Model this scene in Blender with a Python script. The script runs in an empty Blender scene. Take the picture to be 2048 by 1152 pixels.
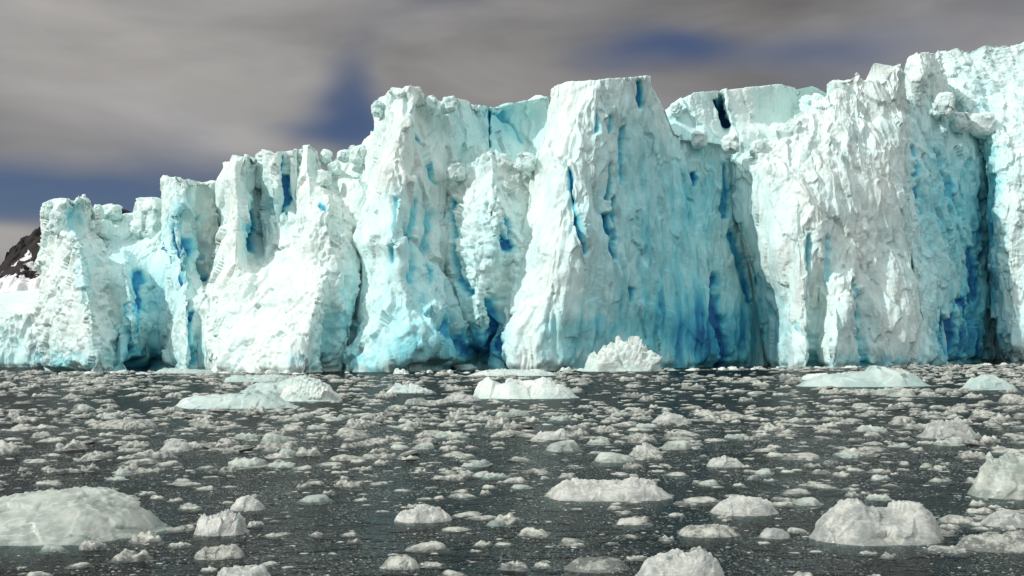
import bpy, math, random
import numpy as np
random.seed(7)
RS = np.random.RandomState(11)
S = bpy.context.scene
C = S.collection
R = math.radians

# ------------------------------------------------------------------ camera
F = 1991.0            # focal length in pixels of the 2048 px frame
HZ = 705.0            # horizon row at the frame's middle
CAMH = 2.5
ROLL = R(0.25)
cam = bpy.data.cameras.new('camera'); co = bpy.data.objects.new('camera', cam); C.objects.link(co)
cam.lens = 35; cam.sensor_width = 36; cam.sensor_fit = 'HORIZONTAL'
cam.shift_y = (HZ - 576) / 2048
cam.clip_start = 0.1; cam.clip_end = 20000
co.location = (0, 0, CAMH)
co.rotation_euler = (R(90), ROLL, 0)
S.camera = co

# ------------------------------------------------------------------ sun, exposure
SUN_DIR = np.array([-0.78, -0.41, 0.57]); SUN_DIR /= np.linalg.norm(SUN_DIR)
SUN_EL = math.asin(SUN_DIR[2]); SUN_AZ = math.atan2(SUN_DIR[0], SUN_DIR[1])
sl = bpy.data.lights.new('sun', 'SUN'); so = bpy.data.objects.new('sun', sl); C.objects.link(so)
sl.energy = 2.80; sl.angle = R(0.6); sl.color = (1.0, 0.98, 0.925)
so.rotation_euler = (math.pi/2 - SUN_EL, 0, math.pi - SUN_AZ)
S.view_settings.view_transform = 'Standard'; S.view_settings.look = 'None'
S.view_settings.exposure = 0.0; S.view_settings.gamma = 1.0
S.render.engine = 'CYCLES'
S.cycles.max_bounces = 6; S.cycles.diffuse_bounces = 4; S.cycles.transparent_max_bounces = 12
S.cycles.caustics_reflective = False; S.cycles.caustics_refractive = False

# ------------------------------------------------------------------ node helpers
class NT:
    def __init__(s, tree): s.t = tree; s.n = tree.nodes; s.l = tree.links
    def add(s, typ, **kw):
        n = s.n.new(typ)
        for k, v in kw.items(): setattr(n, k, v)
        return n
    def put(s, sock, v):
        if isinstance(v, bpy.types.NodeSocket): s.l.new(v, sock)
        else: sock.default_value = v
    def math(s, op, a, b=None, c=None, clamp=False):
        n = s.add('ShaderNodeMath', operation=op); n.use_clamp = clamp
        s.put(n.inputs[0], a)
        if b is not None: s.put(n.inputs[1], b)
        if c is not None: s.put(n.inputs[2], c)
        return n.outputs[0]
    def mix(s, f, a, b, blend='MIX'):
        n = s.add('ShaderNodeMix', data_type='RGBA', blend_type=blend)
        s.put(n.inputs['Factor'], f); s.put(n.inputs[6], a); s.put(n.inputs[7], b)
        return n.outputs[2]
    def noise(s, vec, scale, detail=4, rough=0.5, dist=0.0):
        n = s.add('ShaderNodeTexNoise'); s.put(n.inputs['Scale'], scale)
        n.inputs['Detail'].default_value = detail; n.inputs['Roughness'].default_value = rough
        n.inputs['Distortion'].default_value = dist
        if vec is not None: s.l.new(vec, n.inputs['Vector'])
        return n.outputs['Fac']
    def ramp(s, f, pts, interp='LINEAR'):
        n = s.add('ShaderNodeValToRGB'); n.color_ramp.interpolation = interp
        e = n.color_ramp.elements
        while len(e) < len(pts): e.new(0.5)
        for i, (p, c) in enumerate(pts):
            e[i].position = p; e[i].color = (c, c, c, 1) if isinstance(c, float) else (*c, 1)
        s.put(n.inputs[0], f); return n.outputs[0]
    def sstep(s, x, a, b):
        n = s.add('ShaderNodeMapRange', interpolation_type='SMOOTHSTEP')
        s.put(n.inputs[0], x); n.inputs[1].default_value = a; n.inputs[2].default_value = b
        return n.outputs[0]
    def scale(s, vec, xyz):
        n = s.add('ShaderNodeMapping'); s.l.new(vec, n.inputs[0]); n.inputs['Scale'].default_value = xyz
        return n.outputs[0]

# ------------------------------------------------------------------ sky: broken cloud over deep blue
W = bpy.data.worlds.new('World'); S.world = W; W.use_nodes = True
w = NT(W.node_tree); w.n.clear()
sky = w.add('ShaderNodeTexSky', sky_type='NISHITA'); sky.sun_disc = False
sky.sun_elevation = SUN_EL; sky.sun_rotation = SUN_AZ; sky.dust_density = 0.4; sky.ozone_density = 3.0
tc = w.add('ShaderNodeTexCoord').outputs['Generated']
sep = w.add('ShaderNodeSeparateXYZ'); w.l.new(tc, sep.inputs[0])
az = w.math('ARCTAN2', sep.outputs[0], sep.outputs[1])
el = w.math('ARCSINE', sep.outputs[2])
cmb = w.add('ShaderNodeCombineXYZ'); w.l.new(az, cmb.inputs[0]); w.l.new(el, cmb.inputs[1])
cv = w.scale(cmb.outputs[0], (2.4, 4.6, 1.0))
n1 = w.noise(cv, 1.6, 3, 0.45, 0.4)
wa = w.math('MULTIPLY_ADD', w.noise(cv, 2.2, 2, 0.5), 0.10, -0.05)
az2 = w.math('ADD', az, wa); el2 = w.math('MULTIPLY_ADD', wa, 0.45, el)
def pz(px, py): return (px-1024)/F, (HZ-py)/F
dens = w.math('MULTIPLY_ADD', n1, 1.2, 0.22)
# (px, py, rx, ry, amount): openings (negative) and thick banks (positive)
for px, py, rx, ry, a in ((1330, 122, 150, 38, -0.80), (1660, 140, 200, 50, -0.30), (720, 215, 60, 95, -0.95), (650, 275, 110, 32, -0.6),
        (170, 412, 350, 62, -1.45), (60, 470, 120, 25, -0.3), (1960, 0, 260, 60, -0.95), (1650, 150, 180, 60, -0.30),
        (870, 0, 120, 45, -0.45), (60, 20, 120, 40, -0.25), (10, 300, 110, 40, -0.3),
        (480, 170, 260, 110, 0.35), (150, 130, 200, 110, 0.25), (1000, 130, 160, 70, 0.25), (560, 300, 120, 30, 0.2),
        (20, 520, 120, 24, 0.6), (1500, 60, 200, 45, 0.2), (1450, 185, 160, 30, 0.3)):
    u0, v0 = pz(px, py)
    a_ = w.math('DIVIDE', w.math('SUBTRACT', az2, u0), rx/F); b_ = w.math('DIVIDE', w.math('SUBTRACT', el2, v0), ry/F)
    g = w.math('EXPONENT', w.math('MULTIPLY', w.math('ADD', w.math('MULTIPLY', a_, a_), w.math('MULTIPLY', b_, b_)), -1.0))
    dens = w.math('MULTIPLY_ADD', g, a, dens)
cover = w.sstep(dens, -0.30, 1.05)
n2 = w.noise(w.scale(cmb.outputs[0], (1.5, 5.0, 1.0)), 2.3, 4, 0.5, 0.3)
bright = w.math('MULTIPLY_ADD', n2, 2.1, 0.08)
for px, py, rx, ry, a in ((330, 170, 420, 150, 0.45), (20, 510, 200, 40, 0.5), (1750, 100, 500, 160, -0.18), (1000, 60, 300, 90, -0.1), (500, 330, 200, 60, 0.3)):
    u0, v0 = pz(px, py)
    a_ = w.math('DIVIDE', w.math('SUBTRACT', az2, u0), rx/F); b_ = w.math('DIVIDE', w.math('SUBTRACT', el2, v0), ry/F)
    g = w.math('EXPONENT', w.math('MULTIPLY', w.math('ADD', w.math('MULTIPLY', a_, a_), w.math('MULTIPLY', b_, b_)), -1.0))
    bright = w.math('MULTIPLY_ADD', g, a, bright)
# cloud overhead and behind the viewer is brightened and cooled to fill shaded ice
hi = w.math('ADD', w.sstep(el, 0.42, 1.0), w.sstep(w.math('ABSOLUTE', az), 0.9, 2.2))
bright = w.math('MULTIPLY', bright, w.math('MULTIPLY_ADD', hi, 2.3, 1.0))
cc = w.add('ShaderNodeVectorMath', operation='SCALE'); tint = w.mix(w.math('MULTIPLY', hi, 0.5, clamp=True), (0.230, 0.222, 0.216, 1), (0.203, 0.220, 0.224, 1)); w.l.new(tint, cc.inputs[0]); w.l.new(bright, cc.inputs['Scale'])
bs = w.add('ShaderNodeVectorMath', operation='MULTIPLY'); w.l.new(sky.outputs[0], bs.inputs[0])
SKYK = 0.052
bs.inputs[1].default_value = (SKYK*0.74, SKYK*0.72, SKYK*0.88)
col = w.mix(cover, bs.outputs[0], cc.outputs[0])
bg = w.add('ShaderNodeBackground'); w.l.new(col, bg.inputs[0]); bg.inputs[1].default_value = 1.0
wo = w.add('ShaderNodeOutputWorld'); w.l.new(bg.outputs[0], wo.inputs[0])

# ------------------------------------------------------------------ numpy noise
def h3(i, j, k, seed):
    with np.errstate(over='ignore'):
        h = (i.astype(np.uint32)*np.uint32(374761393) + j.astype(np.uint32)*np.uint32(668265263)
             + k.astype(np.uint32)*np.uint32(2147483647) + np.uint32(seed*1274126177 & 0xffffffff))
        h = (h ^ (h >> np.uint32(13))) * np.uint32(1274126177)
        h ^= h >> np.uint32(16); h *= np.uint32(2246822519); h ^= h >> np.uint32(13)
    return h
def hf(h, s=0): return ((h >> np.uint32(s)) & np.uint32(1023)).astype(np.float32) / 511.5 - 1.0
def perlin(p, seed=0):
    b = np.floor(p).astype(np.int64); f = (p - b).astype(np.float32)
    t = f*f*f*(f*(f*6-15)+10); out = 0
    for dx in (0, 1):
        wx = t[:, 0] if dx else 1-t[:, 0]
        for dy in (0, 1):
            wy = t[:, 1] if dy else 1-t[:, 1]
            for dz in (0, 1):
                wz = t[:, 2] if dz else 1-t[:, 2]
                h = h3(b[:, 0]+dx, b[:, 1]+dy, b[:, 2]+dz, seed)
                out = out + wx*wy*wz*(hf(h)*(f[:, 0]-dx)+hf(h, 10)*(f[:, 1]-dy)+hf(h, 20)*(f[:, 2]-dz))
    return out*1.3
def fbm(p, seed=0, o=4, g=0.5):
    a = 1.0; s = 0; q = p.astype(np.float64)
    for i in range(o): s = s + a*perlin(q, seed+i); a *= g; q = q*2.03+7.1
    return s
def ridged(p, seed=0, o=3):
    a = 1.0; s = 0; q = p.astype(np.float64)
    for i in range(o): s = s + a*(1-np.minimum(np.abs(perlin(q, seed+i))*2.2, 1)); a *= 0.5; q = q*2.1+3.3
    return s
def cells(p, seed=0):
    """rounded, tilted blocks: (height of the block surface, distance to the nearest block centre, random of block)"""
    q = p - 0.5; b = np.floor(q).astype(np.int64)
    best = np.full(len(p), 9.0, np.float32); hh = np.zeros(len(p), np.float32); rr = np.zeros(len(p), np.float32)
    for dx in (0, 1):
        for dy in (0, 1):
            for dz in (0, 1):
                c = b + np.array([dx, dy, dz]); h = h3(c[:, 0], c[:, 1], c[:, 2], seed)
                ox = 0.5+0.38*hf(h); oy = 0.5+0.38*hf(h, 10); oz = 0.5+0.38*hf(h, 20)
                d = np.stack([p[:, 0]-c[:, 0]-ox, p[:, 1]-c[:, 1]-oy, p[:, 2]-c[:, 2]-oz], 1)
                r2 = (d*d).sum(1); h2 = h3(c[:, 0], c[:, 1], c[:, 2], seed+77)
                til = d[:, 0]*hf(h2)+d[:, 1]*hf(h2, 10)+d[:, 2]*hf(h2, 20)
                m = r2 < best
                best = np.where(m, r2, best); hh = np.where(m, til, hh); rr = np.where(m, hf(h2, 5), rr)
    return hh, np.sqrt(best), rr

# ------------------------------------------------------------------ pixel of the photograph -> point of the place
cr, sr = math.cos(ROLL), math.sin(ROLL)
def uv(px, py):
    dx = np.asarray(px, float)-1024; dy = HZ-np.asarray(py, float)
    return (dx*cr+dy*sr)/F, (dy*cr-dx*sr)/F
def to_px(P):
    u = P[:, 0]/P[:, 1]*F; v = (P[:, 2]-CAMH)/P[:, 1]*F
    return 1024+u*cr-v*sr, HZ-(v*cr+u*sr)
_bx = [-150, 80, 800, 1200, 1600, 2000, 2250]; _bd = [165, 155, 147, 148, 162, 187, 200]
def D0(px): return np.interp(px, _bx, _bd)
def pt(px, py, off):
    D = float(D0(px))+off; u, v = uv(px, py)
    return (u*D, D, CAMH+v*D)

# ------------------------------------------------------------------ tagging
def tag(o, label=None, cat=None, group=None, kind=None):
    if label: o['label'] = label
    if cat: o['category'] = cat
    if group: o['group'] = group
    if kind: o['kind'] = kind
    return o
def link(name, me, mat, parent=None):
    o = bpy.data.objects.new(name, me); C.objects.link(o)
    if mat: me.materials.append(mat)
    if parent: o.parent = parent
    return o
def mesh_np(name, V, Fq, attrs=None, smooth=True):
    me = bpy.data.meshes.new(name)
    k = Fq.shape[1]
    me.vertices.add(len(V)); me.vertices.foreach_set('co', V.astype(np.float32).ravel())
    me.loops.add(Fq.size); me.loops.foreach_set('vertex_index', Fq.astype(np.int32).ravel())
    me.polygons.add(len(Fq)); me.polygons.foreach_set('loop_start', np.arange(0, Fq.size, k, dtype=np.int32))
    me.polygons.foreach_set('use_smooth', np.full(len(Fq), smooth))
    me.update(calc_edges=True)
    for n, a in (attrs or {}).items():
        at = me.attributes.new(n, 'FLOAT', 'POINT'); at.data.foreach_set('value', a.astype(np.float32))
    return me

# ------------------------------------------------------------------ materials
def principled(name):
    m = bpy.data.materials.new(name); m.use_nodes = True; t = NT(m.node_tree)
    return m, t, t.n['Principled BSDF'], t.n['Material Output']
def glacier_material():
    m, t, b, o = principled('glacier_ice')
    pos = t.add('ShaderNodeNewGeometry').outputs['Position']
    at = t.add('ShaderNodeAttribute', attribute_name='blue').outputs['Fac']
    big = t.noise(t.scale(pos, (1, 1, 0.40)), 0.20, 6, 0.65)
    fine = t.noise(pos, 1.7, 5, 0.65)
    f = t.math('ADD', at, t.math('MULTIPLY_ADD', big, 0.36, -0.03))
    f = t.math('ADD', f, t.math('MULTIPLY_ADD', fine, 0.16, -0.08), clamp=True)
    colr = t.ramp(f, [(0.0, (0.83, 0.85, 0.77)), (0.13, (0.74, 0.835, 0.79)), (0.30, (0.60, 0.83, 0.82)), (0.50, (0.40, 0.74, 0.77)),
                      (0.70, (0.18, 0.60, 0.68)), (0.86, (0.05, 0.37, 0.56)), (1.0, (0.015, 0.14, 0.34))])
    dirt = t.sstep(t.noise(t.scale(pos, (1, 1, 0.6)), 0.9, 6, 0.7), 0.58, 0.80)
    colr = t.mix(t.math('MULTIPLY', dirt, 0.12), colr, (0.55, 0.55, 0.50, 1))
    t.l.new(colr, b.inputs['Base Color'])
    b.inputs['Roughness'].default_value = 0.55; b.inputs['Specular IOR Level'].default_value = 0.3
    n1_ = t.noise(t.scale(pos, (1, 1, 0.28)), 2.6, 6, 0.68)
    vor = t.add('ShaderNodeTexVoronoi'); t.l.new(pos, vor.inputs['Vector']); vor.inputs['Scale'].default_value = 2.2
    hgt = t.math('MULTIPLY_ADD', vor.outputs['Distance'], -0.25, n1_)
    hgt = t.math('MULTIPLY', hgt, t.sstep(t.noise(t.scale(pos, (1, 1, 0.5)), 0.3, 3, 0.5), 0.36, 0.60))
    bp = t.add('ShaderNodeBump'); bp.inputs['Strength'].default_value = 0.8; bp.inputs['Distance'].default_value = 0.28
    t.l.new(hgt, bp.inputs['Height']); t.l.new(bp.outputs[0], b.inputs['Normal'])
    return m
def floating_material(name, white, deep, rough, wet=0.0, bumpd=0.03, sc=14.0, sss=0.0):
    m, t, b, o = principled(name)
    oc = t.add('ShaderNodeTexCoord').outputs['Object']; pos = t.add('ShaderNodeNewGeometry').outputs['Position']
    n = t.noise(pos, sc*0.22, 5, 0.6); n_f = t.noise(pos, sc, 4, 0.65)
    ri = t.add('ShaderNodeObjectInfo').outputs['Random']
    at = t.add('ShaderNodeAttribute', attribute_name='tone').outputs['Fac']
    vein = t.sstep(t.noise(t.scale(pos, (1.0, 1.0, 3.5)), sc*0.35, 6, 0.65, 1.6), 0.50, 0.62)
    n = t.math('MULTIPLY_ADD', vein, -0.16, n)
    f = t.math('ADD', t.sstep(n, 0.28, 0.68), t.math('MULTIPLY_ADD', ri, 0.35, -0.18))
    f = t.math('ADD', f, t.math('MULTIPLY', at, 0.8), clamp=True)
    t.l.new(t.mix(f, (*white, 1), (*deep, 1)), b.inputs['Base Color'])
    b.inputs['Roughness'].default_value = rough
    b.inputs['Coat Weight'].default_value = wet; b.inputs['Coat Roughness'].default_value = 0.12
    if sss:
        b.inputs['Subsurface Weight'].default_value = sss; b.inputs['Subsurface Scale'].default_value = 0.25
        b.inputs['Subsurface Radius'].default_value = (0.5, 0.9, 0.95)
    bp = t.add('ShaderNodeBump'); bp.inputs['Strength'].default_value = 0.7; bp.inputs['Distance'].default_value = bumpd
    t.l.new(n_f, bp.inputs['Height']); t.l.new(bp.outputs[0], b.inputs['Normal'])
    return m
M_GL = glacier_material()
M_BRASH = floating_material('brash_ice', (0.52, 0.53, 0.465), (0.12, 0.13, 0.12), 0.55, 0.08, 0.02, 30.0)
M_CLEAR = floating_material('glassy_ice', (0.48, 0.51, 0.455), (0.20, 0.24, 0.215), 0.42, 0.06, 0.010, 9.0, 0.6)
M_FLOE = floating_material('grey_floe_ice', (0.56, 0.56, 0.51), (0.26, 0.275, 0.26), 0.45, 0.05, 0.012, 16.0, 0.5)
M_BERG = floating_material('berg_ice', (0.72, 0.745, 0.69), (0.48, 0.60, 0.565), 0.5, 0.05, 0.10, 3.0)
M_PALE = floating_material('pale_green_ice', (0.56, 0.66, 0.62), (0.36, 0.48, 0.45), 0.35, 0.15, 0.05, 2.0, 0.3)

# ------------------------------------------------------------------ water with slush
def water_material():
    m = bpy.data.materials.new('cold_water'); m.use_nodes = True; t = NT(m.node_tree); t.n.clear()
    pos = t.add('ShaderNodeNewGeometry').outputs['Position']
    wv = t.noise(t.scale(pos, (1, 1.6, 1)), 1.6, 3, 0.5); wf = t.noise(pos, 12.0, 3, 0.6)
    hh = t.math('MULTIPLY_ADD', wf, 0.10, wv)
    bp = t.add('ShaderNodeBump'); bp.inputs['Strength'].default_value = 0.9; bp.inputs['Distance'].default_value = 0.09
    t.l.new(hh, bp.inputs['Height'])
    gl = t.add('ShaderNodeBsdfGlossy'); gl.inputs['Roughness'].default_value = 0.14; gl.inputs['Color'].default_value = (0.52, 0.55, 0.56, 1)
    tr = t.add('ShaderNodeBsdfTransparent'); tr.inputs['Color'].default_value = (0.86, 0.93, 0.93, 1)
    t.l.new(bp.outputs[0], gl.inputs['Normal'])
    fr = t.add('ShaderNodeFresnel'); fr.inputs['IOR'].default_value = 1.33; t.l.new(bp.outputs[0], fr.inputs['Normal'])
    frc = t.math('MINIMUM', fr.outputs[0], 0.30)
    m1 = t.add('ShaderNodeMixShader'); t.l.new(frc, m1.inputs[0]); t.l.new(tr.outputs[0], m1.inputs[1]); t.l.new(gl.outputs[0], m1.inputs[2])
    # slush: ice grains floating in the surface
    v = t.add('ShaderNodeTexVoronoi'); t.l.new(pos, v.inputs['Vector']); v.inputs['Scale'].default_value = 34.0
    grain = t.math('ADD', v.outputs['Distance'], t.math('MULTIPLY', t.noise(pos, 14.0, 5, 0.75), 0.9))
    patch = t.noise(t.scale(pos, (1, 0.7, 1)), 0.7, 4, 0.6)
    thr = t.math('MULTIPLY_ADD', patch, 0.8, 0.42)
    k = t.sstep(t.math('SUBTRACT', thr, grain), -0.03, 0.05)
    # open leads close under the ice front
    at = t.add('ShaderNodeAttribute', attribute_name='open_water').outputs['Fac']
    k = t.math('MULTIPLY', k, t.math('MULTIPLY_ADD', at, -0.9, 0.92), clamp=True)
    df = t.add('ShaderNodeBsdfDiffuse'); t.l.new(t.mix(t.sstep(t.noise(pos, 30.0, 3, 0.7), 0.40, 0.68), (0.035, 0.04, 0.04, 1), (0.16, 0.163, 0.152, 1)), df.inputs['Color'])
    m2 = t.add('ShaderNodeMixShader'); t.l.new(k, m2.inputs[0]); t.l.new(m1.outputs[0], m2.inputs[1]); t.l.new(df.outputs[0], m2.inputs[2])
    ab = t.add('ShaderNodeVolumeAbsorption'); ab.inputs['Color'].default_value = (0.05, 0.34, 0.40, 1); ab.inputs['Density'].default_value = 1.3
    o = t.add('ShaderNodeOutputMaterial'); t.l.new(m2.outputs[0], o.inputs[0]); t.l.new(ab.outputs[0], o.inputs[1])
    return m
# leads of open water (world x, y, radius x, radius y, amount)
LEADS = [(-16, 122, 13, 16, 1.0), (18, 120, 13, 17, 1.0), (30, 112, 12, 12, 0.9), (40, 62, 6, 3.2, 1.0), (-3, 128, 60, 5, 0.5), (-9, 16.5, 4, 3, 0.4)]
def lead(x, y):
    s = 0
    for cx, cy, rx, ry, a in LEADS: s = s + a*np.exp(-((x-cx)/rx)**2-((y-cy)/ry)**2)
    return np.clip(s, 0, 1)
def build_water():
    gx = np.concatenate([[-6000, -2500, -900, -400], np.linspace(-200, 200, 161), [400, 900, 2500, 6000]])
    gy = np.concatenate([[-3000, -400, -60, 0], np.linspace(5, 230, 120), [300, 600, 1500, 4000, 9000]])
    nx, ny = len(gx), len(gy)
    X, Y = np.meshgrid(gx, gy); top = np.stack([X.ravel(), Y.ravel(), np.zeros(X.size)], 1)
    bot = top.copy(); bot[:, 2] = -30
    V = np.concatenate([top, bot]); a = np.arange(nx*ny).reshape(ny, nx)
    q = np.stack([a[:-1, :-1], a[:-1, 1:], a[1:, 1:], a[1:, :-1]], -1).reshape(-1, 4)
    qb = q[:, ::-1]+nx*ny
    ring = np.concatenate([a[0, :], a[1:, -1], a[-1, -2::-1], a[-2:0:-1, 0]]); nxt = np.roll(ring, -1); nb = nx*ny
    qs = np.stack([ring, ring+nb, nxt+nb, nxt], 1)
    at = np.concatenate([lead(top[:, 0], top[:, 1]), np.zeros(nb)])
    me = mesh_np('water', V, np.concatenate([q, qb, qs]), {'open_water': at})
    tag(link('water', me, water_material()), kind='structure')
build_water()

# ------------------------------------------------------------------ glacier
# grooves and holes of dense blue ice: points in photo pixels, half width px, carved depth m, blueness
CRACKS = [
 ([(349, 428), (346, 455), (340, 480), (338, 500)], 3.0, 1.2, 0.85), ([(366, 470), (360, 505)], 3.0, 0.8, 0.8), ([(372, 440), (378, 500), (372, 545), (371, 566)], 6.0, 1.6, 0.82),
 ([(395, 440), (400, 490), (404, 555)], 3.0, 2.0, 0.75), ([(282, 545), (288, 590), (284, 615)], 9.0, 1.2, 0.80), ([(386, 622), (385, 638)], 4.0, 1.0, 0.9), ([(378, 600), (384, 660), (392, 730)], 4.0, 1.6, 0.5),
 ([(506, 424), (504, 455), (508, 492)], 8.5, 1.6, 0.80), ([(506, 470), (507, 492)], 4.0, 1.0, 0.9), ([(566, 310), (574, 350), (574, 395), (572, 428)], 2.2, 1.0, 0.86), ([(536, 400), (538, 420)], 3, 1, 0.6), ([(640, 410), (648, 416)], 3, .5, .7),
 ([(979, 218), (980, 255), (983, 290)], 3.0, 2.0, 0.75), ([(983, 222), (1030, 245), (1048, 280)], 2.5, 1.0, 0.5), ([(860, 330), (862, 360), (868, 372)], 2.0, 0.6, 0.5), ([(840, 268), (845, 276)], 4, 1, .7),
 ([(795, 400), (787, 470), (780, 520)], 6.0, 0.8, 0.42), ([(835, 400), (830, 480), (822, 560)], 8.0, 1.0, 0.40), ([(868, 430), (862, 500), (866, 560)], 6.0, 0.8, 0.42),
 ([(900, 400), (905, 470), (903, 520), (912, 560), (930, 590)], 5.0, 1.8, 0.62), ([(1020, 440), (1022, 462)], 6.0, 1.5, 0.72), ([(1008, 470), (1016, 495)], 9.0, 1.5, 0.78), ([(926, 560), (936, 585)], 6, 1.5, .8),
 ([(986, 600), (992, 640), (988, 690)], 11.0, 2.2, 0.80), ([(900, 650), (930, 695), (955, 715)], 14.0, 1.0, 0.52), ([(1135, 330), (1142, 380), (1152, 420), (1160, 455)], 4.5, 2.4, 0.88), ([(1157, 430), (1162, 470), (1172, 502)], 6.0, 2.4, 0.90),
 ([(1221, 335), (1222, 395)], 3.5, 2.6, 0.90), ([(1220, 430), (1224, 470), (1228, 515)], 5.0, 2.4, 0.88), ([(1199, 228), (1201, 262)], 3.0, 1.6, 0.7), ([(1222, 236), (1221, 262)], 3.5, 1.0, 0.55),
 ([(1283, 162), (1284, 215)], 3.5, 1.8, 0.80), ([(1231, 396), (1234, 480)], 3.5, 1.2, 0.6), ([(1250, 250), (1246, 300), (1250, 360)], 6.0, 1.2, 0.50), ([(1395, 340), (1393, 366)], 4.0, 1.4, 0.85), ([(1452, 335), (1456, 380), (1454, 430)], 6.0, 1.6, 0.66),
 ([(1268, 580), (1264, 600)], 4, 1, .7), ([(1430, 560), (1434, 620), (1448, 670), (1456, 730)], 9.0, 2.0, 0.80), ([(1465, 470), (1485, 540), (1500, 600)], 8.0, 1.0, 0.66),
 ([(1436, 200), (1442, 225), (1450, 246)], 5.5, 3.5, 0.82), ([(1622, 470), (1618, 600), (1622, 735)], 4.0, 2.0, 0.45), ([(1718, 560), (1722, 640), (1730, 735)], 6.0, 2.0, 0.42), ([(1660, 480), (1655, 560)], 5.0, 1.2, 0.30),
 ([(1832, 290), (1838, 330), (1834, 350)], 6.0, 1.2, 0.62), ([(1835, 375), (1842, 400)], 6.0, 1.2, 0.62), ([(1838, 412), (1845, 435)], 4.0, 1.4, 0.75), ([(1878, 300), (1900, 370), (1925, 430)], 5.0, 1.2, 0.45),
 ([(1966, 380), (1970, 460), (1968, 520)], 6.0, 3.0, 0.72), ([(1945, 500), (1950, 560), (1948, 600)], 9.0, 1.5, 0.70), ([(1925, 600), (1940, 640)], 10, 1.5, .7), ([(1900, 640), (1895, 700)], 14.0, 2.0, 0.74),
 ([(260, 600), (262, 680), (270, 735)], 4.0, 1.5, 0.62), ([(255, 668), (268, 705)], 6, 1.5, .7)]
# broad bodies of bluer ice: (px, py, radius x, radius y, amount)
BODIES = [(965, 700, 40, 45, 0.55), (290, 728, 50, 26, 0.6), (1968, 450, 22, 230, 0.40), (700, 640, 16, 90, 0.3), (1340, 660, 150, 110, 0.50), (1440, 690, 95, 80, 0.58), (1330, 420, 130, 200, 0.22), (1890, 480, 70, 200, 0.20), (1750, 730, 160, 30, 0.15), (760, 620, 70, 110, 0.12), (860, 660, 80, 80, 0.2), (1500, 640, 40, 80, 0.25), (1300, 470, 120, 120, 0.26), (1180, 660, 70, 40, 0.35), (1160, 710, 40, 30, 0.3), (1410, 400, 60, 120, 0.28), (1110, 690, 40, 40, .2),
 (1265, 300, 45, 80, 0.18), (1930, 690, 60, 50, 0.60), (1945, 600, 45, 90, 0.34), (1930, 420, 60, 120, 0.22), (1870, 380, 50, 130, 0.16), (1010, 245, 50, 45, 0.24), (930, 270, 60, 60, 0.16),
 (940, 705, 60, 40, 0.30), (830, 700, 90, 40, 0.34), (860, 600, 60, 90, 0.16), (790, 470, 60, 90, 0.12), (725, 720, 30, 18, 0.3), (662, 690, 25, 60, 0.34), (620, 722, 60, 14, 0.25), (270, 690, 60, 50, 0.36), (300, 600, 50, 60, 0.24), (120, 722, 60, 18, 0.25),
 (365, 500, 30, 80, 0.34), (365, 420, 22, 50, 0.14), (170, 560, 22, 70, 0.20), (150, 440, 12, 30, 0.30), (100, 725, 90, 10, 0.2), (390, 700, 16, 40, 0.30), (505, 455, 16, 40, 0.45), (540, 400, 50, 60, 0.12), (250, 500, 50, 40, 0.12),
 (1570, 210, 60, 50, 0.08), (2010, 640, 30, 60, 0.1), (1700, 650, 60, 60, 0.1), (40, 700, 60, 40, 0.14), (1250, 640, 60, 14, 0.12), (975, 500, 60, 110, 0.14), (1780, 725, 120, 10, 0.25)]
# caves at the waterline: (px, py, rx, ry, depth)
CAVES = [(292, 742, 42, 20, 7.0), (664, 742, 12, 26, 4.0), (880, 750, 110, 22, 2.5), (972, 728, 26, 26, 2.5), (1895, 735, 30, 22, 2.0), (1445, 742, 40, 22, 2.0), (130, 752, 70, 18, 2.0), (1950, 738, 40, 18, 3.0), (665, 690, 18, 66, 2.2)]
def seg_dist(x, y, pts):
    best = np.full(len(x), 1e9)
    for (ax, ay), (bx, by) in zip(pts[:-1], pts[1:]):
        vx, vy = bx-ax, by-ay; L = vx*vx+vy*vy+1e-6
        t = np.clip(((x-ax)*vx+(y-ay)*vy)/L, 0, 1)
        best = np.minimum(best, np.hypot(x-ax-t*vx, y-ay-t*vy))
    return best
def grid_normals(P):
    du = np.roll(P, -1, 1)-np.roll(P, 1, 1); dv = np.gradient(P, axis=0)
    n = np.cross(du, dv); n /= np.linalg.norm(n, axis=2, keepdims=True)+1e-9
    return n
def resample(P, m, smooth):
    """P (n, k, 3) -> (m, k, 3) along axis 0 by chord length"""
    seg = np.linalg.norm(np.diff(P, axis=0), axis=2).mean(1); s = np.concatenate([[0], np.cumsum(seg)]); q = np.linspace(0, s[-1], m)
    i = np.clip(np.searchsorted(s, q)-1, 0, len(s)-2); t = ((q-s[i])/(s[i+1]-s[i]))[:, None, None]
    lin = P[i]*(1-t)+P[i+1]*t
    if not smooth: return lin
    T = np.zeros_like(P); T[1:-1] = (P[2:]-P[:-2])/(s[2:]-s[:-2])[:, None, None]; T[0] = (P[1]-P[0])/seg[0]; T[-1] = (P[-1]-P[-2])/seg[-1]
    h = (s[i+1]-s[i])[:, None, None]; t2, t3 = t*t, t*t*t
    her = (2*t3-3*t2+1)*P[i]+(t3-2*t2+t)*h*T[i]+(-2*t3+3*t2)*P[i+1]+(t3-t2)*h*T[i+1]
    return her*smooth+lin*(1-smooth)
RES = 0.155
gl = bpy.data.objects.new('glacier', None); C.objects.link(gl); gl.location = (0, 160, 0)
tag(gl, 'tall calving glacier front of white and blue cracked ice rising from the water', 'glacier')
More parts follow.
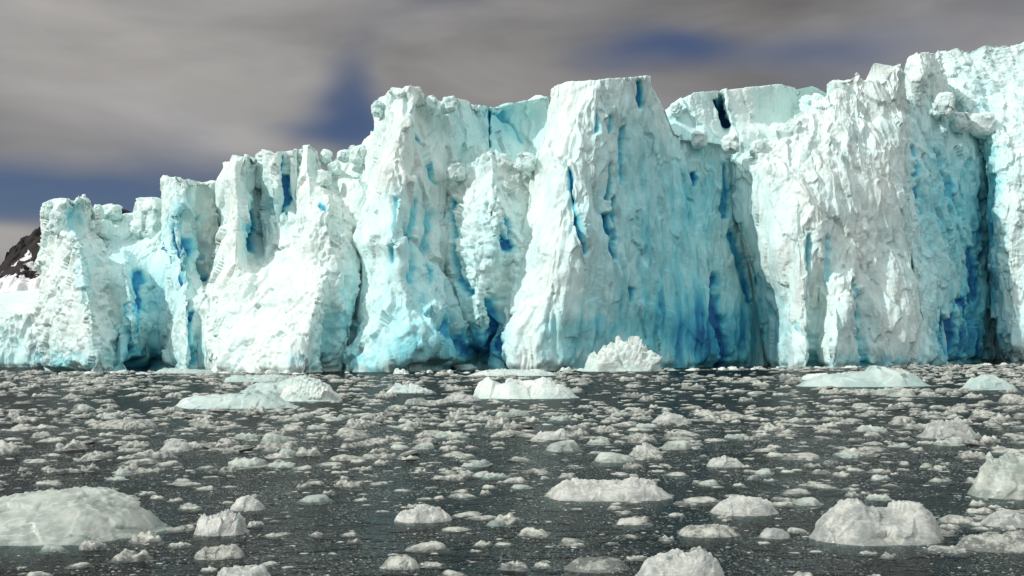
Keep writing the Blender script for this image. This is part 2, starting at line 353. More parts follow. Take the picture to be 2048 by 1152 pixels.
def displace(P, N, st, seed, front=None):
    big, flute, rub, slab, fine = st
    x = P.astype(np.float64); o = seed*13.7
    d = big*fbm((x+o)/np.array([7.0, 7.0, 11.0]), seed, 3)
    wv = np.stack([fbm(x/np.array([4, 4, 7.0]), 91, 2), fbm(x/np.array([4, 4, 7.0])+31, 92, 2), 0*x[:, 0]], 1)
    if flute:
        q = x+wv*1.1; a = np.clip(0.8+1.3*fbm(x/9.0+o, 93, 2), 0.15, 1.5)
        r1 = ridged(q/np.array([3.0, 3.0, 24.0])+o, 31, 2)-0.95; r2 = ridged(q/np.array([1.15, 1.15, 9.0])+o, 41, 2)-0.95
        r3 = ridged(q/np.array([0.5, 0.5, 4.0])+o, 45, 1)-0.6
        d = d+flute*a*(1.05*r1+0.42*r2+0.10*r3)
    dm = np.clip(0.5+2.2*fbm(x/np.array([6.0, 6.0, 9.0])+o+5, 55, 2), 0.12, 1.15)
    if slab:
        hh, dd, rr = cells(x/np.array([3.2, 3.2, 7.5])+wv*0.5+o, 51)
        d = d+slab*(hh*1.5+rr*0.40)
        hh, dd, rr = cells(x/np.array([1.3, 1.3, 2.6])+wv*0.6+o, 52)
        d = d+slab*0.17*dm*(hh*1.3+rr*0.3)
    if rub:
        m = np.clip(0.65+1.6*fbm(x/5.0+o, 61, 2), 0.08, 1.3)
        hh, dd, rr = cells(x/1.9+wv*0.25+o, 62); d = d+rub*m*(0.70*(0.5-dd)+0.70*hh+0.25*rr)
        hh, dd, rr = cells(x/0.8+o, 63); d = d+rub*m*0.45*(0.7*(0.5-dd)+0.7*hh+0.2*rr)
    d = d+fine*dm*(0.16*fbm(x/np.array([1.1, 1.1, 3.2])+o, 71, 3, 0.6)+0.10*(ridged(x/np.array([0.6, 0.6, 1.8]), 75, 2)-0.9))
    d = d-0.75*np.exp(-(x[:, 2]/0.55)**2)*np.clip(0.6+1.5*fbm(x/np.array([2.5, 2.5, 9])+o, 57, 2), 0, 1.4)
    return d-0.25
nv = 0
def patch(name, rows, st, seed, thick=9.0, label=None, base=True, res=RES, sm=0.8, blue=0.0, cap=0.25, osc=1.0, osh=0.0):
    """a closed body of ice: its front drawn row by row (px, py, metres behind the front line), then sides, back and top"""
    global nv
    K = len(rows[0])
    P = np.array([[pt(p[0], p[1], p[2]*osc+osh) for p in r] for r in rows])          # top -> bottom
    if base:
        z = P[-1, :, 2].copy()
        foot = P[-1].copy(); foot[:, 2] = -0.2; P[-1] = foot
        low = foot.copy(); low[:, 2] = -2.2; P = np.concatenate([P, low[None]])
    # back outline follows the sight lines inward
    def back(row, f):
        a, b = row[0], row[-1]; c = (a+b)/2
        L = a.copy(); Rr = b.copy()
        L[:2] = a[:2]*(1+thick/a[1]); Rr[:2] = b[:2]*(1+thick/b[1])
        w_ = (Rr-L); L = L+w_*0.12; Rr = Rr-w_*0.12
        return np.stack([Rr, (Rr*2+L)/3, (Rr+2*L)/3, L])
    B = np.stack([back(r, 0) for r in P])
    # resample front columns
    wid = np.linalg.norm(np.diff(P, axis=1), axis=2).sum(1).mean(); nu = max(24, int(wid/res))
    Pf = resample(P.transpose(1, 0, 2), nu, 0.45).transpose(1, 0, 2)
    bk = np.concatenate([P[:, -1:], B, P[:, :1]], 1)
    nb = max(12, int(np.linalg.norm(np.diff(bk, axis=1), axis=2).sum(1).mean()/(res*3)))
    Pb = resample(bk.transpose(1, 0, 2), nb, 0.0).transpose(1, 0, 2)[:, 1:-1]
    G = np.concatenate([Pf, Pb], 1)
    hgt = np.linalg.norm(np.diff(G, axis=0), axis=2).sum(0).mean(); m = max(16, int(hgt/res))
    G = resample(G, m, sm)
    N = grid_normals(G)
    ctr = G.mean((0, 1))
    if ((G-ctr)*N)[:, :, :2].sum() < 0: N = -N; flip = True
    else: flip = False
    # top: rings closing toward the body's own middle line, pulled back from the edge
    caps = []; top = G[0]; mid = np.stack([top[:, 0], top[:, 1], top[:, 2]], 1)
    wmid = top.mean(0); tgt = top.copy(); ymid = (top[:nu, 1].mean()+top[nu:, 1].mean())/2
    # each front vertex is joined to a point on the middle line with the same x
    tgt[:, 1] = ymid; tgt[:, 2] = np.interp(tgt[:, 0], np.sort(top[:nu, 0]), top[:nu, 2][np.argsort(top[:nu, 0])])
    tgt[:, 0] = wmid[0]+(tgt[:, 0]-wmid[0])*0.6
    for f in (1.0, 0.93, 0.8, 0.6, 0.4, 0.2, 0.07):
        r = top*(1-f)+tgt*f; r[:, 2] += cap*math.sin(f*math.pi/2); caps.append(r)
    G2 = np.concatenate([np.array(caps), G]); nc = np.zeros((len(caps), G.shape[1], 3)); nc[:, :, 2] = 1
    nc[-1] = N[0]*0.5+nc[-1]*0.8; nc[-2] = N[0]*0.2+nc[-2]; nc[-1] /= np.linalg.norm(nc[-1], axis=1, keepdims=True)
    N2 = np.concatenate([nc, N]); n, k = G2.shape[:2]
    Vv = G2.reshape(-1, 3); Nn = N2.reshape(-1, 3)
    d = displace(Vv, Nn, st, seed)
    capm = np.ones((n, k)); capm[:len(caps)] = np.array([0.15, 0.25, 0.4, 0.5, 0.6, 0.7, 0.8])[:, None]; capm[:, nu:] *= 0.6
    d = d*capm.ravel()
    px, py = to_px(Vv)
    jx = 7*fbm(Vv/np.array([1.6, 1.6, 2.6]), 81, 3, 0.6); jy = 9*fbm(Vv/2.2+9, 82, 2)
    blu = np.full(len(Vv), blue, float); fr = np.zeros((n, k)); fr[:, :nu] = 1; fr = fr.ravel()
    for pts, wd, dep, b in CRACKS:
        b *= 0.90
        xs = [p[0] for p in pts]; ys = [p[1] for p in pts]
        s = np.nonzero((px > min(xs)-40) & (px < max(xs)+40) & (py > min(ys)-40) & (py < max(ys)+40) & (fr > 0))[0]
        if len(s) == 0: continue
        q = seg_dist(px[s]+jx[s]*0.4, (py[s]+jy[s]), pts)/(wd*np.clip(1+0.10*jy[s], 0.4, 1.35))
        g = np.exp(-q**2)
        d[s] -= 0.7*dep*g; blu[s] = np.maximum(blu[s], b*np.clip(1.3*np.exp(-(q/0.95)**2.6), 0, 1)+0.0); blu[s] += 0.05*np.exp(-(q/4)**2)*(1-blu[s])
    for cx, cy, rx, ry, a in BODIES:
        q = ((px+jx*3-cx)/rx)**2+((py+jy*3-cy)/ry)**2
        blu += a*np.exp(-q)*np.clip(1-blu, 0, 1)
    for cx, cy, rx, ry, dep in CAVES:
        q = ((px+jx-cx)/rx)**2+((py+jy-cy)/ry)**2
        d -= dep*np.exp(-q**1.5)*fr
    # streaks of bluer ice run down the wall
    blu += 0.22*np.clip(fbm(Vv/np.array([1.6, 1.6, 14.0]), 84, 3)+0.08, -0.1, 1)*np.clip(blu*3, 0.25, 1)
    Vn = Vv+Nn*d[:, None]
    a = np.arange(n*k).reshape(n, k); an = np.roll(a, -1, 1)
    q = np.stack([a[:-1], a[1:], an[1:], an[:-1]], -1).reshape(-1, 4)
    if flip: q = q[:, ::-1]
    # close the tip
    me = mesh_np(name, Vn-np.array([0, 160, 0]), q, {'blue': np.clip(blu, 0, 1)})
    o = link(name, me, M_GL, gl)
    if label: o['label'] = label
    nv += len(Vn)
    return o
#      big  flute rub  slab fine
ST_RUB = (0.7, 0.15, 0.85, 0.5, 1.0)
ST_FLU = (0.5, 0.95, 0.06, 0.45, 1.0)
ST_MIX = (0.7, 0.55, 0.25, 0.7, 1.0)
ST_SMO = (0.4, 0.12, 0.06, 0.40, 0.8)
ST_SNO = (0.8, 0.05, 0.45, 0.3, 0.9)
def hrow(py, *xo): return [(x, py, o) for x, o in xo]

patch('low_ice_cliff', [[(-120, 650, 46), (-60, 640, 45), (0, 650, 44), (22, 632, 44), (60, 622, 45), (112, 620, 48)],
    hrow(690, (-120, 43), (-60, 41), (0, 41), (25, 42), (60, 41), (112, 45)), hrow(735, (-120, 42), (-60, 40), (0, 40), (25, 41), (60, 40), (112, 44))], ST_FLU, 2, label='low grey fluted ice cliff at the far left edge')
patch('snow_slope', [[(-140, 604, 170), (-60, 600, 150), (0, 592, 150), (50, 588, 150), (120, 570, 150)], [(-140, 625, 90), (-60, 622, 80), (0, 620, 80), (50, 618, 80), (120, 610, 80)],
    [(-140, 665, 52), (-60, 660, 50), (0, 665, 50), (50, 660, 50), (120, 650, 52)]], (1.2, 0, 0.1, 0, 0.6), 3, base=False, thick=6, res=0.8)
patch('ice_buttress', [[(82, 428, 5), (93, 403, 2), (122, 397, 0), (146, 400, 0), (160, 394, 0), (184, 408, 3), (200, 432, 7)],
    [(76, 450, 4), (92, 440, 0), (118, 440, -2), (138, 445, -1), (150, 455, 2), (176, 450, 2), (205, 465, 7)],
    [(80, 520, 1), (100, 510, -3), (130, 500, -7), (156, 480, -9), (170, 520, -4), (200, 520, -1), (240, 510, 5)],
    hrow(600, (78, -2), (100, -7), (140, -11), (172, -14), (190, -9), (225, -5), (290, 1)),
    hrow(680, (76, -4), (100, -9), (150, -14), (195, -16), (220, -11), (250, -7), (300, -2)),
    hrow(738, (80, -4), (105, -10), (150, -15), (200, -16), (235, -11), (262, -6), (300, 0))], ST_RUB, 5, label='leftmost ice buttress with a knobbly broken head')
patch('snow_saddle', [[(185, 432, 14), (215, 436, 14), (245, 430, 15), (270, 425, 14), (300, 430, 12), (335, 432, 10)],
    [(185, 480, 6), (215, 490, 5), (245, 480, 7), (270, 480, 6), (300, 490, 4), (335, 480, 4)],
    [(195, 560, 0), (220, 555, -4), (250, 540, -5), (275, 540, 0), (300, 545, 2), (345, 545, -1)],
    hrow(640, (220, -3), (240, -7), (265, -10), (285, -5), (310, 0), (350, -3)), hrow(738, (215, -5), (240, -12), (270, -6), (295, 1), (325, 0), (360, -8))], ST_SNO, 6, blue=0.06)
patch('ice_tower', [[(326, 362, 6), (335, 356, 2), (360, 357, 0), (378, 360, 0), (388, 358, 2), (410, 366, 7), (440, 364, 8)],
    [(326, 400, 5), (335, 395, 1), (352, 400, -3), (370, 400, -2), (386, 400, 2), (402, 400, 7), (438, 400, 9)],
    [(328, 450, 4), (340, 440, -1), (355, 450, -4), (375, 450, -3), (390, 450, 1), (405, 450, 5), (440, 450, 7)],
    [(330, 520, 2), (345, 520, -3), (362, 520, -5), (378, 530, -4), (396, 520, 1), (406, 560, 1), (435, 520, 2)],
    hrow(600, (330, 0), (350, -5), (370, -7), (385, -6), (400, -6), (415, -9), (440, -9)),
    hrow(680, (335, -3), (350, -7), (370, -10), (388, -8), (396, -6), (412, -12), (440, -13)),
    hrow(738, (335, -4), (352, -9), (372, -13), (388, -10), (399, -7), (412, -15), (440, -16))], ST_MIX, 7, thick=7, label='narrow flat topped tower streaked with deep blue cracks')
patch('ice_tower', [[(447, 335, 6), (455, 314, 2), (472, 309, 0), (498, 309, 0), (514, 318, 3), (524, 340, 8)],
    [(440, 370, 5), (452, 360, -1), (470, 360, -3), (490, 360, 0), (508, 370, 3), (532, 375, 8)],
    [(440, 420, 3), (450, 420, -2), (475, 420, -5), (495, 430, -2), (510, 430, 3), (535, 420, 6)],
    [(428, 500, 0), (440, 500, -4), (470, 510, -7), (498, 510, -4), (515, 505, 1), (545, 490, 4)],
    hrow(600, (415, -5), (430, -8), (470, -11), (500, -12), (530, -11), (560, -9)), hrow(738, (408, -8), (430, -12), (470, -14), (520, -15), (560, -15), (600, -13))], ST_MIX, 9, thick=7, label='rounded tower with a bright blue niche low on its right')
patch('ice_tower', [[(521, 314, 6), (530, 307, 2), (548, 304, 1), (564, 303, 2), (573, 302, 2.5), (585, 300, 2), (602, 298, 4)],
    [(524, 370, 5), (532, 365, 1), (550, 365, -1), (562, 370, 1), (574, 370, 2.5), (585, 370, 2), (604, 370, 4)],
    [(530, 430, 4), (540, 430, 1), (552, 430, 0), (565, 430, 1), (577, 425, 2), (588, 425, 1), (606, 425, 1)],
    [(520, 520, 0), (540, 510, -1), (560, 500, -2), (575, 500, -3), (585, 490, -3), (595, 490, -4), (612, 490, -4)],
    hrow(600, (515, -3), (540, -4), (560, -5), (575, -6), (585, -6), (595, -6), (612, -6))], ST_MIX, 10, base=False, thick=6, label='twin tower split by a thin dark crack')
patch('ice_tower', [[(596, 302, 4), (602, 290, 1), (614, 287, 0), (627, 290, 1), (634, 310, 5), (645, 340, 9)],
    [(596, 330, 3), (602, 330, 0), (615, 330, -1), (628, 335, 2), (640, 345, 6), (655, 362, 9)],
    [(594, 370, 1), (602, 370, -2), (617, 370, -4), (635, 370, -2), (650, 375, 0), (668, 380, 4)],
    [(590, 440, -3), (605, 440, -6), (620, 440, -8), (640, 430, -8), (660, 420, -7), (690, 420, -3)],
    hrow(540, (585, -6), (605, -9), (620, -10), (640, -10), (660, -10), (690, -6))], (0.5, 0.2, 0.35, 0.5, 1), 12, base=False, thick=6, label='square headed pinnacle left of the gap of loose blocks')
patch('ice_wall', [[(668, 330, 10), (672, 302, 9), (690, 298, 8), (705, 296, 8), (719, 298, 9), (724, 330, 10)],
    [(650, 345, 9), (665, 342, 6), (685, 345, 5), (705, 345, 5), (720, 345, 5), (745, 345, 6)],
    [(655, 375, 4), (680, 365, 1), (700, 370, 0), (715, 370, 0), (730, 375, 0), (745, 370, 2)],
    hrow(480, (655, -1), (680, -3), (700, -3), (715, -3), (730, -2), (745, 0))], ST_SNO, 13, base=False, thick=6)
patch('bright_ice_slope', [[(440, 500, 3), (490, 505, 3), (540, 488, 3), (590, 436, 3), (640, 380, 4), (680, 350, 5), (735, 350, 6)],
    [(425, 560, -4), (480, 560, -7), (540, 550, -9), (590, 520, -8), (640, 480, -7), (690, 450, -5), (735, 450, -1)],
    [(412, 620, -9), (470, 620, -13), (530, 620, -15), (585, 610, -16), (632, 590, -15), (662, 585, -12), (722, 560, -6)],
    [(404, 680, -12), (465, 680, -17), (525, 680, -20), (580, 680, -21), (618, 675, -20), (648, 680, -13), (705, 680, -9)],
    hrow(738, (402, -13), (460, -19), (520, -22), (575, -23), (612, -22), (645, -14), (690, -9))], (0.7, 0.25, 0.50, 0.35, 1.1), 14, label='bright sunlit rubble slope running down to the water')
patch('ice_buttress', [[(749, 212, 5), (762, 196, 2), (778, 181, 0), (805, 179, -1), (836, 180, 0), (851, 197, 3), (880, 200, 5), (905, 195, 5), (940, 200, 8), (982, 215, 12)],
    [(745, 262, 5), (755, 262, 0), (775, 260, -3), (800, 260, -4), (822, 265, -3), (840, 262, 1), (870, 262, 3), (905, 265, 4), (945, 270, 8), (985, 275, 12)],
    [(722, 295, 5), (738, 305, 0), (760, 310, -4), (785, 320, -6), (812, 320, -5), (835, 330, -2), (865, 330, 1), (895, 330, 4), (935, 335, 8), (985, 335, 11)],
    hrow(400, (718, 2), (732, -2), (755, -6), (780, -8), (803, -8), (825, -4), (855, -1), (885, 2), (915, 6), (960, 9)),
    hrow(482, (703, 0), (718, -5), (745, -10), (770, -12), (795, -12), (820, -8), (850, -5), (880, -2), (905, 1), (950, 5)),
    hrow(520, (709, 1.5), (722, -3.5), (745, -8.5), (770, -11), (797, -11.5), (822, -8), (852, -6), (882, -3), (908, 1), (955, 5)),
    hrow(600, (700, -2), (718, -7), (745, -11), (775, -13), (805, -13), (835, -11), (865, -10), (895, -7), (925, -3), (975, 3)),
    hrow(680, (685, -6), (708, -10), (740, -14), (775, -17), (810, -18), (845, -18), (880, -15), (910, -9), (945, -4), (985, 2)),
    hrow(740, (667, -9), (700, -14), (735, -17), (775, -18), (815, -18), (850, -16), (885, -12), (915, -7), (950, -1), (985, 4))], (0.9, 0.65, 0.10, 0.65, 1.0), 15, thick=10, label='large grey white buttress with an overhanging smooth shoulder')
patch('ice_wall', [[(955, 215, 12), (985, 212, 12), (1020, 208, 13), (1060, 202, 14), (1100, 190, 15)],
    [(955, 260, 11), (985, 250, 11), (1020, 240, 15), (1055, 245, 17), (1105, 240, 15)],
    [(955, 330, 10), (985, 330, 10), (1020, 320, 12), (1055, 330, 14), (1105, 330, 13)], hrow(480, (955, 8), (985, 8), (1020, 9), (1055, 11), (1105, 10))], ST_SMO, 16, base=False, thick=8, label='smooth pale blue ice wall set back between the two highest buttresses', blue=0.1)
patch('rubble_ridge', [[(870, 345, 7), (905, 334, 4), (945, 325, 2), (985, 296, 2), (1012, 308, 3), (1042, 330, 4), (1085, 345, 7)],
    hrow(400, (868, 5), (900, 1), (945, -3), (985, -4), (1015, -2), (1045, 1), (1085, 4)),
    hrow(500, (875, 2), (905, -2), (945, -7), (985, -7), (1010, -4), (1035, -3), (1075, 0)),
    hrow(600, (885, -1), (918, -5), (955, -9), (985, -7), (1005, -4), (1028, -6), (1060, -7)),
    hrow(670, (895, -4), (930, -5), (962, -6), (988, -4), (1008, -5), (1030, -8), (1060, -10)),
    hrow(738, (900, -5), (935, -4), (965, -4), (990, -4), (1008, -6), (1030, -10), (1060, -12))], (0.7, 0.1, 0.9, 0.4, 1), 17, thick=8, label='lumpy rubble ridge like popcorn above the blue cave')
patch('central_ice_tower', [[(1101, 182, 4), (1110, 166, 1), (1145, 160, -1), (1175, 158, -2), (1205, 156, -2), (1240, 154, -1), (1270, 153, 0), (1299, 152, 1), (1311, 190, 5), (1335, 222, 8), (1352, 262, 9), (1400, 285, 11), (1480, 300, 12)],
    [(1086, 260, 4), (1103, 250, 0), (1140, 250, -5), (1170, 250, -6), (1200, 250, -5), (1230, 250, -2), (1262, 250, 0), (1295, 250, 2), (1312, 262, 4), (1332, 268, 6), (1355, 290, 8), (1400, 305, 10), (1480, 315, 12)],
    [(1062, 335, 3), (1090, 330, -3), (1125, 330, -8), (1155, 330, -9), (1190, 330, -8), (1222, 330, -4), (1258, 330, -1), (1290, 330, 1), (1315, 330, 3), (1340, 330, 5), (1370, 340, 7), (1410, 350, 9), (1490, 350, 12)],
    hrow(430, (1050, 1), (1080, -6), (1115, -11), (1150, -12), (1185, -10), (1222, -6), (1260, -3), (1292, 0), (1320, 2), (1350, 4), (1380, 6), (1415, 8), (1500, 14)),
    hrow(530, (1035, -2), (1068, -9), (1105, -14), (1142, -14), (1180, -11), (1222, -7), (1262, -4), (1295, -1), (1330, 1), (1365, 3), (1395, 5), (1430, 8), (1520, 15)),
    hrow(622, (998, -4), (1045, -12), (1095, -16), (1140, -15), (1180, -11), (1225, -7), (1265, -4), (1300, -2), (1340, 0), (1375, 2), (1405, 4), (1440, 7), (1545, 15)),
    hrow(695, (976, -7), (1030, -15), (1085, -17), (1135, -14), (1180, -10), (1225, -7), (1265, -4), (1300, -2), (1340, 0), (1380, 2), (1412, 4), (1445, 7), (1560, 15)),
    hrow(738, (970, -8), (1025, -16), (1080, -17), (1130, -13), (1180, -9), (1225, -7), (1265, -4), (1300, -2), (1340, 0), (1380, 2), (1412, 4), (1445, 7), (1565, 15))], (0.55, 0.75, 0.03, 0.20, 0.7), 18, thick=12, osc=0.75, label='highest central tower, flat topped, with a turquoise fluted right wall')
patch('ice_wall', [[(1328, 222, 16), (1350, 207, 14), (1375, 190, 13), (1405, 184, 13), (1432, 182, 14), (1440, 184, 17), (1448, 178, 14), (1520, 172, 14), (1558, 168, 14), (1595, 176, 15), (1612, 190, 18), (1680, 195, 20)],
    [(1328, 245, 14), (1350, 240, 12), (1380, 238, 11), (1410, 236, 11), (1436, 240, 13), (1446, 240, 18), (1460, 240, 12), (1520, 240, 14), (1558, 240, 15), (1595, 240, 17), (1615, 240, 17), (1680, 245, 17)],
    [(1328, 285, 12), (1350, 285, 9), (1380, 290, 8), (1410, 285, 7), (1440, 290, 8), (1455, 285, 9), (1480, 280, 8), (1520, 270, 9), (1555, 275, 10), (1595, 275, 10), (1625, 280, 9), (1680, 290, 6)],
    hrow(420, (1328, 13), (1350, 12), (1380, 11), (1410, 11), (1440, 10), (1455, 10), (1480, 9), (1520, 7), (1555, 7), (1595, 6), (1625, 5), (1680, 4))], (0.4, 0.05, 0.18, 0.4, 0.6), 19, base=False, thick=10, label='bright smooth snow capped wall set back right of the central tower')
patch('ice_buttress', [[(1462, 308, 11), (1510, 290, 9), (1560, 262, 8), (1608, 215, 9), (1652, 190, 8), (1682, 168, 7), (1712, 150, 7), (1742, 158, 6), (1774, 160, 6), (1797, 130, 7), (1808, 170, 9), (1818, 205, 12)],
    hrow(340, (1462, 10), (1515, 4), (1560, 1), (1600, -1), (1645, -2), (1680, -3), (1710, -3), (1745, -3), (1780, -3), (1805, -2), (1815, 2), (1828, 8)),
    hrow(430, (1470, 11), (1510, 4), (1550, -1), (1595, -5), (1640, -6), (1675, -6), (1710, -6), (1745, -6), (1785, -6), (1812, -5), (1822, 0), (1838, 8)),
    hrow(520, (1488, 11), (1525, 3), (1560, -3), (1600, -7), (1640, -8), (1675, -7), (1710, -10), (1745, -9), (1785, -9), (1818, -8), (1830, -3), (1855, 5)),
    hrow(620, (1512, 11), (1545, 2), (1578, -5), (1612, -9), (1635, -6), (1665, -13), (1705, -14), (1735, -9), (1780, -12), (1825, -11), (1850, -5), (1885, 2)),
    hrow(690, (1526, 11), (1546, 1), (1580, -7), (1612, -10), (1625, -6), (1665, -15), (1700, -14), (1730, -9), (1785, -13), (1835, -12), (1868, -6), (1895, 1)),
    hrow(732, (1533, 10), (1550, 0), (1582, -8), (1614, -10), (1624, -6), (1665, -14), (1705, -13), (1735, -9), (1790, -13), (1845, -12), (1875, -7), (1900, 0))], (1.0, 0.55, 0.10, 0.38, 0.85), 20, thick=10, osh=-3, label='broad white buttress with jagged teeth on its crest')
patch('ice_wall', [[(1805, 190, 12), (1835, 195, 11), (1870, 205, 12), (1900, 230, 12), (1930, 240, 12), (1960, 250, 12), (2010, 240, 13)],
    hrow(330, (1808, 3), (1840, 4), (1875, 6), (1905, 8), (1935, 10), (1965, 11), (2000, 12)),
    hrow(450, (1815, -3), (1850, -2), (1885, 1), (1915, 4), (1940, 7), (1968, 10), (2005, 12)),
    hrow(600, (1838, -8), (1870, -6), (1900, -3), (1925, 1), (1945, 4), (1972, 8), (2015, 11)),
    hrow(730, (1868, -8), (1890, -4), (1910, 0), (1930, 4), (1955, 7), (1985, 9), (2025, 12))], (0.8, 0.6, 0.2, 0.5, 1), 21, thick=9, blue=0.08, label='shaded blue wall in the recess near the right edge')
patch('ice_tower', [[(1811, 130, 16), (1820, 114, 14), (1843, 103, 12), (1861, 104, 13), (1874, 115, 15), (1886, 150, 19)],
    hrow(155, (1807, 15), (1820, 11), (1842, 9), (1864, 10), (1882, 14), (1897, 19)), hrow(195, (1809, 14), (1822, 11), (1845, 10), (1866, 11), (1885, 14), (1902, 18)),
    hrow(290, (1809, 9), (1822, 9), (1845, 10), (1866, 11), (1885, 14), (1902, 18))], (0.4, 0.1, 0.35, 0.5, 1), 22, base=False, thick=7, label='stubby tower head left of the far right wall')
patch('ice_buttress', [[(1868, 103, 30), (1900, 98, 28), (1950, 94, 27), (2000, 91, 27), (2050, 88, 27), (2120, 84, 27), (2200, 80, 27)],
    hrow(170, (1880, 24), (1912, 20), (1955, 18), (2000, 18), (2050, 16), (2120, 15), (2200, 15)),
    hrow(245, (1925, 20), (1952, 13), (1980, 9), (2010, 8), (2050, 6), (2120, 4), (2200, 4)),
    hrow(310, (1966, 10), (1984, 5), (2010, 1), (2040, -1), (2070, -3), (2130, -4), (2200, -4)),
    hrow(450, (1972, 7), (1990, 1), (2015, -3), (2045, -5), (2070, -6), (2130, -7), (2200, -7)),
    hrow(600, (1984, 5), (1998, -1), (2020, -5), (2045, -7), (2070, -9), (2130, -9), (2200, -9)),
    hrow(690, (1992, 4), (2003, -3), (2022, -7), (2045, -9), (2070, -10), (2130, -10), (2200, -10)),
    hrow(727, (2002, 4), (2012, -1), (2028, -5), (2048, -7), (2070, -8), (2130, -8), (2200, -8))], (0.9, 0.25, 0.45, 0.5, 1), 23, thick=9, label='sunlit white wall at the right edge of the photo', blue=0.05)

patch('inner_ice_wall', [[(100, 480, 16), (340, 440, 15), (450, 400, 14), (600, 380, 12), (720, 360, 12), (760, 230, 15), (980, 230, 18), (1090, 230, 18), (1300, 230, 18), (1345, 300, 19), (1460, 330, 19), (1600, 260, 20), (1810, 260, 22), (1980, 340, 25), (2150, 340, 25)],
    hrow(560, (100, 12), (340, 8), (450, 5), (600, 4), (720, 2), (760, 6), (980, 8), (1090, 8), (1300, 14), (1345, 17), (1460, 17), (1600, 16), (1810, 16), (1980, 23), (2150, 22)),
    hrow(732, (100, 9), (340, 3), (450, 0), (600, 0), (720, 0), (760, 4), (980, 6), (1090, 6), (1300, 12), (1345, 16), (1460, 16), (1600, 16), (1810, 16), (1980, 22), (2150, 22))], ST_MIX, 30, thick=12, blue=0.5, res=0.5, label='deep blue ice seen at the back of the gaps between buttresses')

patch('ice_pinnacle', [[(1797, 128, 5.5), (1799, 125, 5.2), (1801, 128, 5.5)], [(1784, 148, 5.5), (1796, 147, 4), (1807, 150, 6)], [(1770, 172, 5.5), (1794, 172, 4), (1813, 176, 7)], [(1766, 200, 6), (1794, 200, 6), (1814, 200, 8)]], (0.1, 0.15, 0.1, 0.2, 0.6), 31, base=False, thick=2.5, res=0.12, cap=0.0, label='tallest sharp tooth on the crest of the white buttress')
patch('ice_pinnacle', [[(1710, 146, 5.5), (1714, 143, 5.2), (1719, 147, 5.5)], [(1700, 160, 5.5), (1713, 159, 4), (1727, 162, 6)], [(1690, 180, 6), (1713, 180, 5), (1738, 182, 7)], [(1688, 205, 7), (1713, 205, 7), (1740, 205, 8)]], (0.1, 0.15, 0.1, 0.2, 0.6), 32, base=False, thick=2.5, res=0.12, cap=0.0, label='blunt tooth on the crest, left of the tallest sharp one')

# icospheres
def ico(level):
    t = (1+5**.5)/2
    V = [(-1, t, 0), (1, t, 0), (-1, -t, 0), (1, -t, 0), (0, -1, t), (0, 1, t), (0, -1, -t), (0, 1, -t), (t, 0, -1), (t, 0, 1), (-t, 0, -1), (-t, 0, 1)]
    Fc = [(0, 11, 5), (0, 5, 1), (0, 1, 7), (0, 7, 10), (0, 10, 11), (1, 5, 9), (5, 11, 4), (11, 10, 2), (10, 7, 6), (7, 1, 8), (3, 9, 4), (3, 4, 2), (3, 2, 6), (3, 6, 8), (3, 8, 9), (4, 9, 5), (2, 4, 11), (6, 2, 10), (8, 6, 7), (9, 8, 1)]
    V = np.array(V, float); V /= np.linalg.norm(V[0]); Fc = np.array(Fc)
    for _ in range(level):
        e = np.concatenate([Fc[:, [0, 1]], Fc[:, [1, 2]], Fc[:, [2, 0]]]); es = np.sort(e, 1)
        u, inv = np.unique(es, axis=0, return_inverse=True); inv = inv.ravel()
        mid = V[u[:, 0]]+V[u[:, 1]]; mid /= np.linalg.norm(mid, axis=1, keepdims=True)
        n = len(V); V = np.concatenate([V, mid]); m = len(Fc); a, b, c = n+inv[:m], n+inv[m:2*m], n+inv[2*m:]
        Fc = np.concatenate([np.stack([Fc[:, 0], a, c], 1), np.stack([Fc[:, 1], b, a], 1), np.stack([Fc[:, 2], c, b], 1), np.stack([a, b, c], 1)])
    return V, Fc
ICO = {k: ico(k) for k in (0, 1, 2, 3, 4, 5, 6)}
# loose blocks frozen on to the glacier top
def block(px0, px1, py0, py1, off, seed, sq=0.55, rough=0.5):
    V, Fc = ICO[5]
    c = np.array(pt((px0+px1)/2, (py0+py1)/2, off)); D = c[1]
    hx = (px1-px0)/2*D/F; hz = (py1-py0)/2*D/F; hy = hx*0.9
    n = np.sign(V)*np.abs(V)**sq; n = n*np.array([hx, hy, hz])
    th = RS.rand()*0.5-0.25; n = np.stack([n[:, 0]*math.cos(th)-n[:, 1]*math.sin(th), n[:, 0]*math.sin(th)+n[:, 1]*math.cos(th), n[:, 2]], 1)
    p = n+c; s = min(hx, hz)
    hh, dd, rr = cells(p/(s*1.1)+seed, 62+seed)
    d = rough*s*0.5*(hh+0.5*rr)+0.14*s*fbm(p/(s*0.7), 5, 3)
    o = link('ice_block', mesh_np('ice_block', p+V*d[:, None]-np.array([0, 160, 0]), Fc, {'blue': np.full(len(p), 0.05)}), M_GL, gl)
